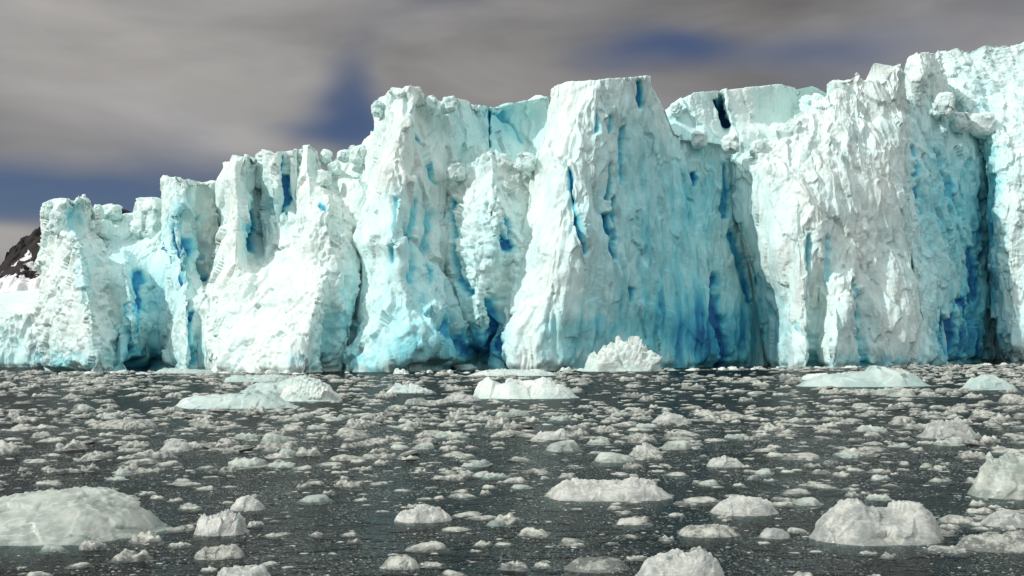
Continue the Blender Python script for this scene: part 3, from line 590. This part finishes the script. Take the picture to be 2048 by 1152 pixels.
for b in ((206, 241, 411, 440, 12), (274, 330, 398, 478, 8), (188, 206, 410, 440, 9), (152, 178, 393, 425, 3), (84, 112, 402, 440, 1), (100, 125, 425, 470, -3), (180, 190, 443, 457, 3), (186, 222, 440, 475, 6), (642, 666, 302, 330, 8), (676, 700, 300, 322, 5), (655, 680, 325, 352, 3), (636, 662, 342, 372, -1),
          (1033, 1068, 308, 344, 1), (893, 930, 330, 362, 0), (1540, 1600, 246, 300, 5), (1384, 1412, 262, 296, 6), (1445, 1478, 272, 305, 4), (1655, 1690, 163, 200, 6),
          (1622, 1650, 190, 230, 8), (852, 874, 192, 225, 2), (885, 915, 195, 225, 3), (746, 765, 203, 235, 1), (1600, 1628, 192, 225, 12), (1500, 1530, 282, 310, 4), (1340, 1362, 205, 232, 11), (1865, 1905, 190, 235, 9), (1900, 1935, 225, 262, 10), (1935, 1985, 225, 275, 10), (700, 735, 292, 330, 4)):
    block(*b, seed=int(b[0] % 17))

# ------------------------------------------------------------------ rocky mountain behind
def build_mountain():
    prof = [(-700, 640), (-300, 600), (-60, 560), (0, 592), (18, 565), (36, 530), (46, 500), (58, 478), (82, 462), (120, 445), (170, 436), (205, 430), (232, 428), (243, 419), (252, 417), (262, 424), (268, 436), (300, 460), (420, 520), (600, 640)]
    D = 700.0; nx, ny = 500, 90
    pxs = np.linspace(-400, 560, nx); tops = np.interp(pxs, [p[0] for p in prof], [p[1] for p in prof])
    X, Z = uv(pxs, tops); X = X*D; Z = np.maximum(Z*D+CAMH, 6)
    v = np.linspace(-1, 1, ny); P = np.zeros((ny, nx, 3))
    for i, t in enumerate(v):
        s = (1-abs(t)**1.3)
        P[i, :, 0] = X*(1+t*0.10); P[i, :, 1] = D+t*170; P[i, :, 2] = -5+(Z+5)*s
    V = P.reshape(-1, 3); d = fbm(V/30.0, 3, 5, 0.6)*9+ridged(V/14.0, 8, 3)*3
    sc = np.clip(1-np.abs(np.repeat(v, nx))*1.0, 0, 1); cen = np.exp(-(np.repeat(v, nx)/0.08)**2)
    V = V+np.stack([d*0.4*(1-cen), -np.abs(d)*0.8*(1-cen), d*0.8*(1-cen)*sc+cen*fbm(V/6, 4, 3)*1.2], 1)
    a = np.arange(nx*ny).reshape(ny, nx); q = np.stack([a[:-1, :-1], a[:-1, 1:], a[1:, 1:], a[1:, :-1]], -1).reshape(-1, 4)
    m, t, b, o = principled('dark_rock_snow')
    g = t.add('ShaderNodeNewGeometry'); pos = g.outputs['Position']
    sp = t.add('ShaderNodeSeparateXYZ'); t.l.new(g.outputs['Normal'], sp.inputs[0]); pz_ = t.add('ShaderNodeSeparateXYZ'); t.l.new(pos, pz_.inputs[0])
    n = t.noise(pos, 0.035, 6, 0.65); n2_ = t.noise(pos, 0.2, 5, 0.6)
    low = t.math('MULTIPLY_ADD', pz_.outputs[2], -0.009, 1.02)
    s = t.math('ADD', t.math('MULTIPLY', n, 0.9), low); s = t.math('ADD', s, t.math('MULTIPLY', n2_, 0.35))
    k = t.sstep(s, 1.17, 1.20)
    t.l.new(t.mix(k, t.mix(n2_, (0.007, 0.005, 0.005, 1), (0.022, 0.015, 0.013, 1)), (0.8, 0.8, 0.8, 1)), b.inputs['Base Color'])
    b.inputs['Roughness'].default_value = 0.9
    bp = t.add('ShaderNodeBump'); bp.inputs['Distance'].default_value = 3; bp.inputs['Strength'].default_value = 0.8; t.l.new(n2_, bp.inputs['Height']); t.l.new(bp.outputs[0], b.inputs['Normal'])
    tag(link('mountain', mesh_np('mountain', V, q), m), kind='structure')
build_mountain()

# ------------------------------------------------------------------ floating ice
def place(px0, px1, pyb):
    u0, vb = uv((px0+px1)/2, pyb); Df = -CAMH/vb
    a, _ = uv(px0, pyb); b, _ = uv(px1, pyb)
    return Df, a, b
HPX = []; HERO = []      # (x, y, radius) kept clear of brash
def floe(name, px0, px1, pyb, prof, mat, label, cat, seed, depth=0.55, k=2.4, crumb=0.5, level=6, facet=0.25, tone=0.0, group=None, sub=0.5, lean=0.0, cs=1.0, allover=False):
    """a floating piece; prof is its skyline in photo pixels"""
    depth = min(depth*1.3, 1.0); facet = 0.08+facet*0.60; k = 1.4+(k-1.4)*0.7
    Df, a, b = place(px0, px1, pyb); Wd = (b-a)*Df; dy = Wd*depth; Dc = Df+dy*0.5
    Wd = (b-a)*Dc*0.96; cx = (a+b)/2*Dc
    pu, pvv = uv([p[0] for p in prof], [p[1] for p in prof]); Dt = Dc+lean*dy
    hx = pu*Dt-cx; hz = np.maximum(CAMH+pvv*Dt, 0.02)
    V, Fc = ICO[level]
    rho = np.hypot(V[:, 0], V[:, 1]); 
    bx = np.sign(V[:, 0])*np.abs(V[:, 0])**0.9; by = np.sign(V[:, 1])*np.abs(V[:, 1])**0.9
    ang = np.arctan2(V[:, 1], V[:, 0]); edge = 1+0.10*perlin(np.stack([np.cos(ang)*1.7+seed, np.sin(ang)*1.7, ang*0], 1), seed)+0.05*perlin(np.stack([np.cos(ang)*5+seed, np.sin(ang)*5, ang*0], 1), seed+2)
    x = bx*Wd/2*edge; y = by*dy/2*edge
    hz = hz*0.88; up = V[:, 2] > 0; r = np.clip(rho, 0, 1)
    H = np.interp(x, hx, hz)
    # ridge line (highest) may stand behind the middle
    yy = (y/(dy/2)-lean*2)/(1+np.sign(y/(dy/2)-lean*2)*-lean*2+1e-6)
    H = np.interp(x, hx, hz)
    top = H*np.clip(1-np.abs(np.clip(yy, -1, 1))**k, 0, 1)**0.75*np.clip(1-(np.abs(x)/(Wd*0.53))**8, 0, 1)
    z = np.where(up, top*np.clip((1-r**6), 0, 1)+0.0, -np.abs(V[:, 2])**0.8*Wd*sub*0.5)
    P = np.stack([x, y, z], 1); hm = max(hz.max(), 0.05)
    s = min(hm, Wd*0.3)
    hh, dd, rr = cells(P/(s*0.9)+seed, seed+3); fac = facet*s*(hh*0.8+rr*0.25)
    c2 = 0.17*s*cs; h2, d2, r2 = cells(P/c2+seed, seed+5)
    upw = np.clip(z/hm*1.6, 0, 1)
    crest = np.clip(upw*1.4-0.25, 0, 1) if allover else np.clip((z/np.maximum(H, 1e-3)-0.70)/0.28, 0, 1)*np.clip(upw*2, 0, 1)
    cr_ = crumb*0.10*s*(1.6*(0.65-d2)+0.6*r2)*(0.08+0.92*crest)+0.03*s*crumb*fbm(P/(c2*0.6), seed+9, 2)*np.clip(upw*2, 0, 1)
    soft = 0.05*s*fbm(P/(s*0.8)+seed, seed+7, 3)
    N = np.stack([V[:, 0]*0.6, V[:, 1]*0.6, np.abs(V[:, 2])*np.where(up, 1, -1)+0.0], 1); N /= np.linalg.norm(N, axis=1, keepdims=True)
    P = P+N*(fac*np.clip(upw*1.5+0.2, 0, 1)+cr_+soft)[:, None]
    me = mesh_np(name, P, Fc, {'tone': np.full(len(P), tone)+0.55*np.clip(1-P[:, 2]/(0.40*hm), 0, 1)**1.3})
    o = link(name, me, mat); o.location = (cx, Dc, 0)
    tag(o, label, cat, group)
    HERO.append((cx, Dc, Wd/2*1.02, dy/2*1.05)); HPX.append((seed, (px0+px1)/2, pyb-12.0, (px1-px0)/2))
    return o
B_, G_ = 'floating ice', 'iceberg'
floe('growler', -90, 330, 1092, [(-90, 1010), (0, 985), (40, 975), (100, 970), (180, 966), (210, 968), (245, 985), (280, 1000), (305, 1020), (320, 1050)], M_CLEAR,
     'large smooth grey green glassy dome of ice at the bottom left corner', 'ice floe', 1, depth=0.65, k=1.7, crumb=0.45, facet=0.08, lean=0.1, tone=-0.12)
floe('ice_floe', 386, 500, 1072, [(386, 1050), (400, 1035), (420, 1030), (440, 1022), (455, 1017), (470, 1030), (478, 1018), (486, 1035), (500, 1055)], M_FLOE, 'jagged pale lump with a rough crown right of the smooth glassy dome', 'ice floe', 2, crumb=1.3, facet=0.5, k=2)
floe('ice_floe', 458, 532, 1022, [(458, 1008), (475, 995), (492, 987), (505, 995), (520, 1003), (532, 1012)], M_FLOE, 'rounded white lump floating just behind the jagged crowned lump', 'ice floe', 3, crumb=1.0)
floe('ice_floe', 785, 906, 1046, [(785, 1020), (800, 1018), (825, 1020), (835, 1010), (855, 1008), (870, 1012), (890, 1018), (906, 1022)], M_FLOE, 'flat sided ice cake with a crumbled crown, lower middle of the water', 'ice floe', 4, crumb=1.0, k=4, sub=0.4)
floe('ice_floe', 1086, 1352, 1003, [(1086, 985), (1095, 965), (1115, 958), (1130, 952), (1145, 958), (1180, 960), (1200, 962), (1240, 961), (1265, 953), (1290, 958), (1310, 962), (1330, 975), (1352, 995)], M_FLOE,
     'long flat topped white floe with a crumbly rim, right of the centre', 'ice floe', 5, depth=0.42, crumb=0.8, k=5, facet=0.2)
floe('ice_floe', 1418, 1562, 1032, [(1418, 1010), (1440, 1000), (1465, 995), (1485, 988), (1510, 994), (1540, 998), (1562, 1012)], M_FLOE, 'smooth oval white cake between the long floe and the big grey wedge', 'ice floe', 6, depth=0.5, crumb=0.6, k=4, facet=0.12)
floe('growler', 1620, 1888, 1092, [(1620, 1050), (1645, 1025), (1670, 1008), (1690, 998), (1712, 992), (1724, 1008), (1738, 1021), (1755, 1010), (1790, 1000), (1830, 992), (1845, 988), (1860, 1005), (1875, 1025), (1888, 1060)], M_FLOE,
     'big grey wedge of ice with a notched crest, lower right', 'ice floe', 7, depth=0.5, crumb=0.6, k=2.6, facet=0.35, lean=0.1)
floe('growler', 1938, 2150, 1000, [(1938, 985), (1960, 950), (1975, 920), (1990, 904), (2010, 900), (2048, 898), (2090, 905), (2150, 960)], M_CLEAR, 'tall pale green lump cut off by the right edge of the photo', 'ice floe', 8, depth=0.5, crumb=0.6, k=3.0, facet=0.3, tone=-0.25)
floe('ice_floe', 1262, 1462, 1175, [(1262, 1140), (1290, 1112), (1330, 1108), (1370, 1105), (1400, 1100), (1430, 1105), (1445, 1120), (1462, 1150)], M_FLOE, 'broad grey floe cut off by the bottom edge, right of the middle', 'ice floe', 9, depth=0.5, crumb=0.7, k=3)
floe('ice_floe', 430, 542, 1165, [(430, 1140), (445, 1132), (490, 1134), (515, 1128), (535, 1126), (542, 1140)], M_FLOE, 'smooth slab of ice cut off by the bottom edge, left of the middle', 'ice floe', 10, crumb=0.3, k=4)
floe('ice_floe', 1834, 1962, 878, [(1834, 868), (1848, 850), (1870, 842), (1890, 838), (1910, 842), (1935, 848), (1950, 862), (1962, 870)], M_FLOE, 'crumbly white floe in the middle distance near the right edge', 'ice floe', 11, crumb=1.1, facet=0.4)
floe('ice_floe', 1962, 2080, 1056, [(1962, 1040), (1985, 1025), (2005, 1018), (2030, 1022), (2060, 1035), (2080, 1045)], M_FLOE, 'low grey lump at the right edge below the pale green lump', 'ice floe', 12)
floe('ice_floe', 1912, 2090, 1106, [(1912, 1080), (1940, 1066), (1960, 1072), (1990, 1062), (2010, 1068), (2040, 1060), (2090, 1075)], M_BRASH, 'low grey slab with a wavy crest at the right edge, nearest the bottom corner', 'ice floe', 13, crumb=0.8)
floe('ice_floe', 1517, 1582, 1078, [(1517, 1062), (1535, 1054), (1560, 1056), (1582, 1066)], M_FLOE, 'small smooth oval of ice left of the big grey wedge', 'ice floe', 14, k=3, crumb=0.5)
floe('ice_floe', 1352, 1482, 1076, [(1352, 1062), (1375, 1050), (1400, 1052), (1430, 1048), (1460, 1052), (1482, 1066)], M_BRASH, 'low ragged strip of ice below the smooth oval cake', 'ice floe', 15, crumb=1.2)
floe('ice_floe', 385, 492, 1120, [(385, 1105), (405, 1095), (440, 1092), (470, 1086), (485, 1090), (492, 1105)], M_BRASH, 'grey rounded slab below the jagged crowned lump', 'ice floe', 16, crumb=0.4, k=3)
floe('ice_floe', 760, 842, 1140, [(760, 1128), (780, 1113), (810, 1109), (830, 1116), (842, 1130)], M_BRASH, 'rounded grey lump near the bottom edge, left of the middle', 'ice floe', 17, crumb=0.5)
floe('ice_floe', 1126, 1262, 1146, [(1126, 1135), (1160, 1118), (1200, 1115), (1240, 1116), (1262, 1130)], M_BRASH, 'low dull grey slab awash near the bottom edge left of the broad grey floe', 'ice floe', 18, crumb=0.4, tone=0.5, k=3)
floe('ice_floe', 1256, 1328, 912, [(1256, 905), (1275, 890), (1290, 886), (1310, 893), (1328, 903)], M_FLOE, 'peaked white lump above the long flat topped floe', 'ice floe', 19, crumb=1.0)
floe('ice_floe', 1412, 1490, 935, [(1412, 925), (1430, 915), (1450, 910), (1470, 918), (1490, 928)], M_FLOE, 'white lump with a lumpy top above the smooth oval cake', 'ice floe', 20, crumb=1.2)
floe('ice_floe', 318, 386, 902, [(318, 893), (335, 882), (352, 877), (370, 884), (386, 894)], M_FLOE, 'peaked white lump in the left middle distance behind the glassy dome', 'ice floe', 21, crumb=1.0)
floe('ice_floe', 180, 316, 858, [(180, 850), (215, 840), (260, 838), (300, 841), (316, 848)], M_BRASH, 'long thin grey strip of ice in the left middle distance', 'ice floe', 22, crumb=0.4, k=3)
floe('ice_floe', 1300, 1385, 846, [(1300, 840), (1320, 832), (1335, 820), (1355, 828), (1385, 840)], M_FLOE, 'pointed white lump in the right middle distance', 'ice floe', 23, crumb=1.0)
floe('ice_floe', 1060, 1142, 880, [(1060, 872), (1080, 865), (1110, 862), (1128, 856), (1142, 868)], M_FLOE, 'low white floe with a raised right end, right of the centre', 'ice floe', 24, crumb=0.9)
# bergs near the front
floe('iceberg', 345, 600, 818, [(345, 800), (352, 784), (365, 780), (390, 788), (430, 788), (470, 785), (510, 780), (540, 782), (570, 795), (600, 812)], M_PALE, 'low smooth pale green berg in front of the bright slope', G_, 31, depth=0.4, crumb=0.15, k=2.4, facet=0.2, tone=-0.3)
floe('iceberg', 555, 688, 803, [(555, 790), (570, 775), (590, 762), (615, 750), (640, 750), (658, 765), (675, 782), (688, 798)], M_BERG, 'rough white berg leaning against the smooth green one', G_, 32, depth=0.6, crumb=0.9, facet=0.6, k=2.2, cs=1.0, allover=True)
floe('iceberg', 478, 640, 786, [(478, 780), (500, 772), (530, 764), (560, 762), (580, 752), (610, 746), (640, 760)], M_PALE, 'sloping pale green berg just behind the rough white berg', G_, 33, depth=0.5, crumb=0.2, facet=0.25, tone=-0.2)
floe('iceberg', 445, 590, 764, [(445, 758), (455, 746), (470, 748), (500, 752), (540, 748), (570, 750), (590, 758)], M_PALE, 'faint low green slab of ice farthest left near the glacier foot', G_, 34, depth=0.4, crumb=0.2, facet=0.2)
floe('iceberg', 935, 1162, 798, [(935, 792), (948, 772), (960, 756), (975, 752), (1000, 760), (1020, 758), (1045, 762), (1065, 758), (1085, 752), (1100, 756), (1115, 764), (1140, 772), (1162, 790)], M_BERG, 'white berg with a curled left edge in the centre foreground of the glacier', G_, 35, depth=0.45, crumb=0.5, facet=0.35, k=1.7)
floe('ice_floe', 930, 1120, 752, [(930, 748), (960, 741), (1000, 738), (1040, 739), (1080, 738), (1120, 746)], M_BERG, 'flat white floe strip just behind the curled white berg', G_, 36, depth=0.35, crumb=0.6)
floe('iceberg', 1590, 1862, 774, [(1590, 765), (1610, 750), (1650, 746), (1700, 742), (1735, 738), (1745, 724), (1760, 730), (1790, 736), (1830, 742), (1862, 762)], M_PALE, 'long low glassy green berg with a small horn below the white buttress', G_, 37, depth=0.4, crumb=0.12, facet=0.2, tone=0.1)
floe('iceberg', 1920, 2032, 780, [(1920, 772), (1940, 755), (1965, 746), (1990, 748), (2015, 762), (2032, 775)], M_PALE, 'small rounded glassy green berg close to the right edge', G_, 38, depth=0.5, crumb=0.1, facet=0.15, tone=0.2)
floe('ice_mound', 1158, 1336, 743, [(1158, 734), (1175, 722), (1190, 714), (1205, 702), (1225, 692), (1255, 685), (1285, 686), (1305, 704), (1322, 724), (1336, 738)], M_BERG, 'heap of crumbled white ice at the foot of the turquoise wall', 'ice mound', 39, depth=0.42, crumb=1.0, facet=0.9, tone=0.15, k=1.9, cs=1.25, allover=True)
floe('ice_floe', 1595, 1670, 760, [(1595, 755), (1620, 748), (1650, 745), (1670, 755)], M_BERG, 'small white floe against the left end of the horned green berg', G_, 40, crumb=0.8)
floe('ice_floe', 770, 870, 786, [(770, 780), (790, 769), (815, 768), (840, 774), (870, 782)], M_BERG, 'low white floe alone in open dark water left of the curled white berg', G_, 41, crumb=1.2, facet=0.6)
floe('ice_floe', 880, 965, 802, [(880, 798), (905, 788), (920, 786), (945, 790), (965, 798)], M_FLOE, 'dull low slab touching the left foot of the curled white berg', G_, 42, crumb=0.4)
floe('ice_floe', 300, 440, 747, [(300, 743), (330, 735), (370, 738), (410, 739), (440, 743)], M_PALE, 'thin pale floe strip outside the small dark cave on the left', G_, 43, depth=0.3, crumb=0.5)

# generic lumps, modelled once at unit width
def lump(level, seed, crumb=1.0, flat=0.32, k=2.0):
    V, Fc = ICO[level]; rs = np.random.RandomState(seed)
    el_ = 0.55+0.45*rs.rand(); ang = np.arctan2(V[:, 1], V[:, 0])
    e = 1+0.24*perlin(np.stack([np.cos(ang)*1.3+seed*3.1, np.sin(ang)*1.3, ang*0], 1), seed)+0.10*perlin(np.stack([np.cos(ang)*4+seed, np.sin(ang)*4, ang*0], 1), seed+3)
    under = V[:, 2] < 0; sk = np.where(under, 1+0.28*np.clip(-V[:, 2]*4, 0, 1), 1)
    x = V[:, 0]*0.5*e*sk; y = V[:, 1]*0.5*e*el_*sk
    q2 = np.stack([x*3.0+seed*1.7, y*3.0, x*0], 1)
    pk = 0.40+0.75*np.clip(0.45+fbm(q2, seed+1, 2)*1.2, 0, 1.2)
    z = np.where(~under, np.abs(V[:, 2])**0.7*flat*pk, -np.abs(V[:, 2])*0.20)
    if seed % 3 == 1:   # slabs: flat, tilted tops with broken edges
        zs = flat*0.75*np.clip(1-np.hypot(V[:, 0], V[:, 1])**5, 0, 1)*(1+0.9*x*rs.choice([-1, 1])+0.5*y)
        z = np.where(under, z, zs)
    P = np.stack([x, y, z], 1); upw = np.clip(z/flat*2.2, 0, 1)
    h, d, r = cells(P/0.26+seed, seed+2)
    dsp = 0.030*(h*0.8+0.5*(0.6-d)+0.3*r)*(0.3+upw)
    if level >= 3: dsp = dsp+crumb*0.030*fbm(P/0.15+seed, seed+4, 3, 0.55)*upw
    else: dsp = dsp+crumb*0.05*fbm(P/0.2+seed, seed+4, 1)*upw
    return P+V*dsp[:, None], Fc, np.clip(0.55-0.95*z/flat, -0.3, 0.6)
LUMPS = {}
for lv, cnt in ((4, 14), (3, 14), (2, 14), (1, 12)):
    LUMPS[lv] = [lump(lv, 100+s, crumb=(0.4, 1.0, 1.6)[s % 3], flat=(0.18, 0.34, 0.26, 0.15)[s % 4]) for s in range(cnt)]
# scatter: size law thinning with size, never on the larger pieces
rs = np.random.RandomState(5)
def scatter(n, wmin, wmax, dmin, dmax, pw=2.0):
    u = rs.rand(n); Wd = (wmin**(1-pw)+u*(wmax**(1-pw)-wmin**(1-pw)))**(1/(1-pw))
    D = np.sqrt(dmin**2+rs.rand(n)*(dmax**2-dmin**2)); X = (rs.rand(n)*2-1)*(0.56*D+8)
    keep = np.ones(n, bool)
    for cx, cy, rx, ry in HERO: keep &= ((X-cx)/(rx+Wd*0.35))**2+((D-cy)/(ry+Wd*0.3))**2 > 1
    keep &= rs.rand(n) > 0.93*lead(X, D)
    keep &= D < D0(1024+X/D*F)-10
    return X[keep], D[keep], Wd[keep]
parts_ = [scatter(2950, 0.6, 1.7, 45, 175, 2.6), scatter(4050, 0.22, 0.6, 45, 150, 1.8), scatter(1060, 0.36, 1.0, 22, 45, 2.2), scatter(2000, 0.10, 0.34, 20, 45, 1.6),
          scatter(480, 0.20, 0.55, 9.5, 22, 1.9), scatter(780, 0.06, 0.2, 9.5, 22, 1.7)]
X = np.concatenate([p[0] for p in parts_]); Y = np.concatenate([p[1] for p in parts_]); Wd = np.concatenate([p[2] for p in parts_])
# larger lumps push each other apart
order = np.argsort(-Wd/Y); X, Y, Wd = X[order], Y[order], Wd[order]
keep = np.ones(len(X), bool)
cell = {}
for i in range(len(X)):
    r = Wd[i]*0.5; ok = True; ci, cj = int(X[i]//1.6), int(Y[i]//1.6)
    for a_ in (-1, 0, 1):
        for b_ in (-1, 0, 1):
            for (x2, y2, r2) in cell.get((ci+a_, cj+b_), ()):
                if (X[i]-x2)**2+(Y[i]-y2)**2 < (0.62*(r+r2))**2: ok = False; break
            if not ok: break
        if not ok: break
    keep[i] = ok
    if ok: cell.setdefault((ci, cj), []).append((X[i], Y[i], r))
X, Y, Wd = X[keep], Y[keep], Wd[keep]
inview = (np.abs(X/Y) < 0.50) & (Y > 11.3); size = np.where(inview, Wd/Y, 0)
order = np.argsort(-size); X, Y, Wd = X[order], Y[order], Wd[order]
NI = 300
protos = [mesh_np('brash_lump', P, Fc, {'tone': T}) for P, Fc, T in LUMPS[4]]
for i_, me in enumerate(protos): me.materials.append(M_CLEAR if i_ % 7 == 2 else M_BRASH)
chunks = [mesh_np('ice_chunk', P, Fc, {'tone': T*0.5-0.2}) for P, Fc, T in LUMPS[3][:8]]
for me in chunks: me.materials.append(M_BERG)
SHORT = {1: 'big glassy dome at the left edge', 2: 'jagged lump with a rough crown', 3: 'rounded lump behind the crowned one', 4: 'flat sided cake in the lower middle', 5: 'long flat topped floe',
 6: 'smooth oval cake', 7: 'big notched grey wedge', 8: 'tall green lump at the right edge', 9: 'broad grey floe at the bottom edge', 11: 'crumbly floe near the right edge', 14: 'small smooth oval by the wedge', 19: 'peaked lump above the long floe',
 20: 'lumpy topped white lump', 21: 'peaked lump behind the glassy dome', 22: 'long thin grey strip', 23: 'pointed lump in the right distance', 24: 'low floe with a raised end', 31: 'low smooth green berg', 35: 'curled white central berg', 37: 'horned green berg'}
special = {}
lx, ly = to_px(np.stack([X[:NI], Y[:NI], np.zeros(NI)], 1))
for sd, hx_, hy_, hw_ in HPX:
    if sd not in SHORT: continue
    ddx = lx-hx_; ddy = (ly-hy_)*3.0
    for word, cond in (('left of', (ddx < -0.9*hw_) & (np.abs(ddy) < np.abs(ddx))), ('right of', (ddx > 0.9*hw_) & (np.abs(ddy) < np.abs(ddx))),
                       ('in front of', (ddy > 0) & (np.abs(ddx) < 0.8*hw_)), ('behind', (ddy < 0) & (np.abs(ddx) < 0.8*hw_))):
        q = np.where(cond & (lx > 10) & (lx < 2038) & (ly < 1140), np.hypot(ddx, ddy), 1e9); k = int(q.argmin())
        if q[k] < hw_+260 and k not in special: special[k] = f'closest small ice lump {word} the {SHORT[sd]}'
for i in range(NI):
    pi = rs.randint(len(protos))
    o = bpy.data.objects.new('brash_lump', protos[pi]); C.objects.link(o)
    o.location = (X[i], Y[i], 0.02*Wd[i]*(rs.rand()-0.7)); o.rotation_euler = (rs.randn()*0.08, rs.randn()*0.08, rs.rand()*0.9-0.45+(math.pi if rs.rand() < 0.5 else 0))
    o.scale = (Wd[i], Wd[i], Wd[i]*(0.52+0.45*rs.rand()))
    kind_ = ('small glassy pale green lump of ice floating among grey white brash', 'glassy green brash lumps') if pi % 7 == 2 else \
        ('small flat topped slab of grey white brash ice floating in dark slush', 'flat slabs of brash ice') if pi % 3 == 2 else ('small uneven lump of grey white brash ice floating in dark slush', 'small uneven brash ice lumps')
    tag(o, special.get(i, kind_[0]), 'brash ice', kind_[1])
def merge(idx, name, label):
    Vs, Fs, Ts, base = [], [], [], 0
    for i in idx:
        sp = Wd[i]/Y[i]*F/2
        lv = 3 if sp > 9 else 2
        P, Fc, T = LUMPS[lv][rs.randint(len(LUMPS[lv]))]; zf = 0.75 if Wd[i] > (0.7 if Y[i] > 45 else 0.35 if Y[i] > 22 else 0.18) else 0.40
        th = rs.rand()*0.9-0.45+(math.pi if rs.rand() < 0.5 else 0); c, s = math.cos(th), math.sin(th); k = Wd[i]
        Q = np.empty_like(P); Q[:, 0] = (P[:, 0]*c-P[:, 1]*s)*k+X[i]; Q[:, 1] = (P[:, 0]*s+P[:, 1]*c)*k+Y[i]; Q[:, 2] = P[:, 2]*k*zf*(0.65+0.75*rs.rand())-0.03*k*rs.rand()
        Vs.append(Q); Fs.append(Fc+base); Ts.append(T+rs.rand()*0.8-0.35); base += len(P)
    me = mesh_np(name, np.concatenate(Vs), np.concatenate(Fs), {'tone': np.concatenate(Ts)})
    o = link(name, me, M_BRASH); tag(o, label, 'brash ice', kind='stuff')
merge(range(NI, len(X)), 'brash_ice', 'countless small pieces of grey brash ice covering the dark water')
for i in range(90):
    px = 60+1960*rs.rand(); D = float(D0(px))-4-9*rs.rand()**1.5-(17 if px < 1100 else 9); k = 0.5+1.6*rs.rand()**2
    u, _ = uv(px, 735)
    if any(((u*D-cx)/(rx+k*0.5))**2+((D-cy)/(ry+k*0.5))**2 < 1 for cx, cy, rx, ry in HERO): continue
    o = bpy.data.objects.new('ice_chunk', chunks[rs.randint(len(chunks))]); C.objects.link(o)
    o.location = (u*D, D, 0); o.scale = (k, k, k*(0.7+0.6*rs.rand())); o.rotation_euler = (0, 0, rs.rand()*6.28)
    tag(o, 'small white chunk of fallen ice floating close to the foot of the glacier', 'ice chunk', 'fallen white ice chunks along the glacier foot')
# slush grains
def grains():
    n = 215000; D = np.sqrt(9.5**2+rs.rand(n)*(34**2-9.5**2)); Xg = (rs.rand(n)*2-1)*(0.55*D+4); s = 0.006+0.016*rs.rand(n)**2.5
    m = np.clip(0.55+1.3*fbm(np.stack([Xg*0.8, D*0.8, 0*D], 1), 17, 3), 0.05, 1); kk = rs.rand(n) < m; Xg, D, s = Xg[kk], D[kk], s[kk]; n = len(s)
    V, Fc = ICO[0]; jit = 1+0.5*(rs.rand(n, 12, 1)-0.5)
    P = V[None]*jit*s[:, None, None]*np.array([1.2, 1.2, 0.55]); P = P+np.stack([Xg, D, -0.004+0*D], 1)[:, None]
    Fq = (Fc[None]+np.arange(n)[:, None, None]*12).reshape(-1, 3)
    me = mesh_np('slush', P.reshape(-1, 3), Fq, {'tone': np.repeat(np.where(rs.rand(n) < 0.05, -0.6, 0.75+0.5*rs.rand(n)), 12)}, smooth=False)  # a few grains are coloured pale to stand in for glints
    tag(link('slush', me, M_BRASH), 'fine grains of slush ice drifting between the floes', 'slush', kind='stuff')
grains()
print('glacier verts', nv, 'brash', len(X))
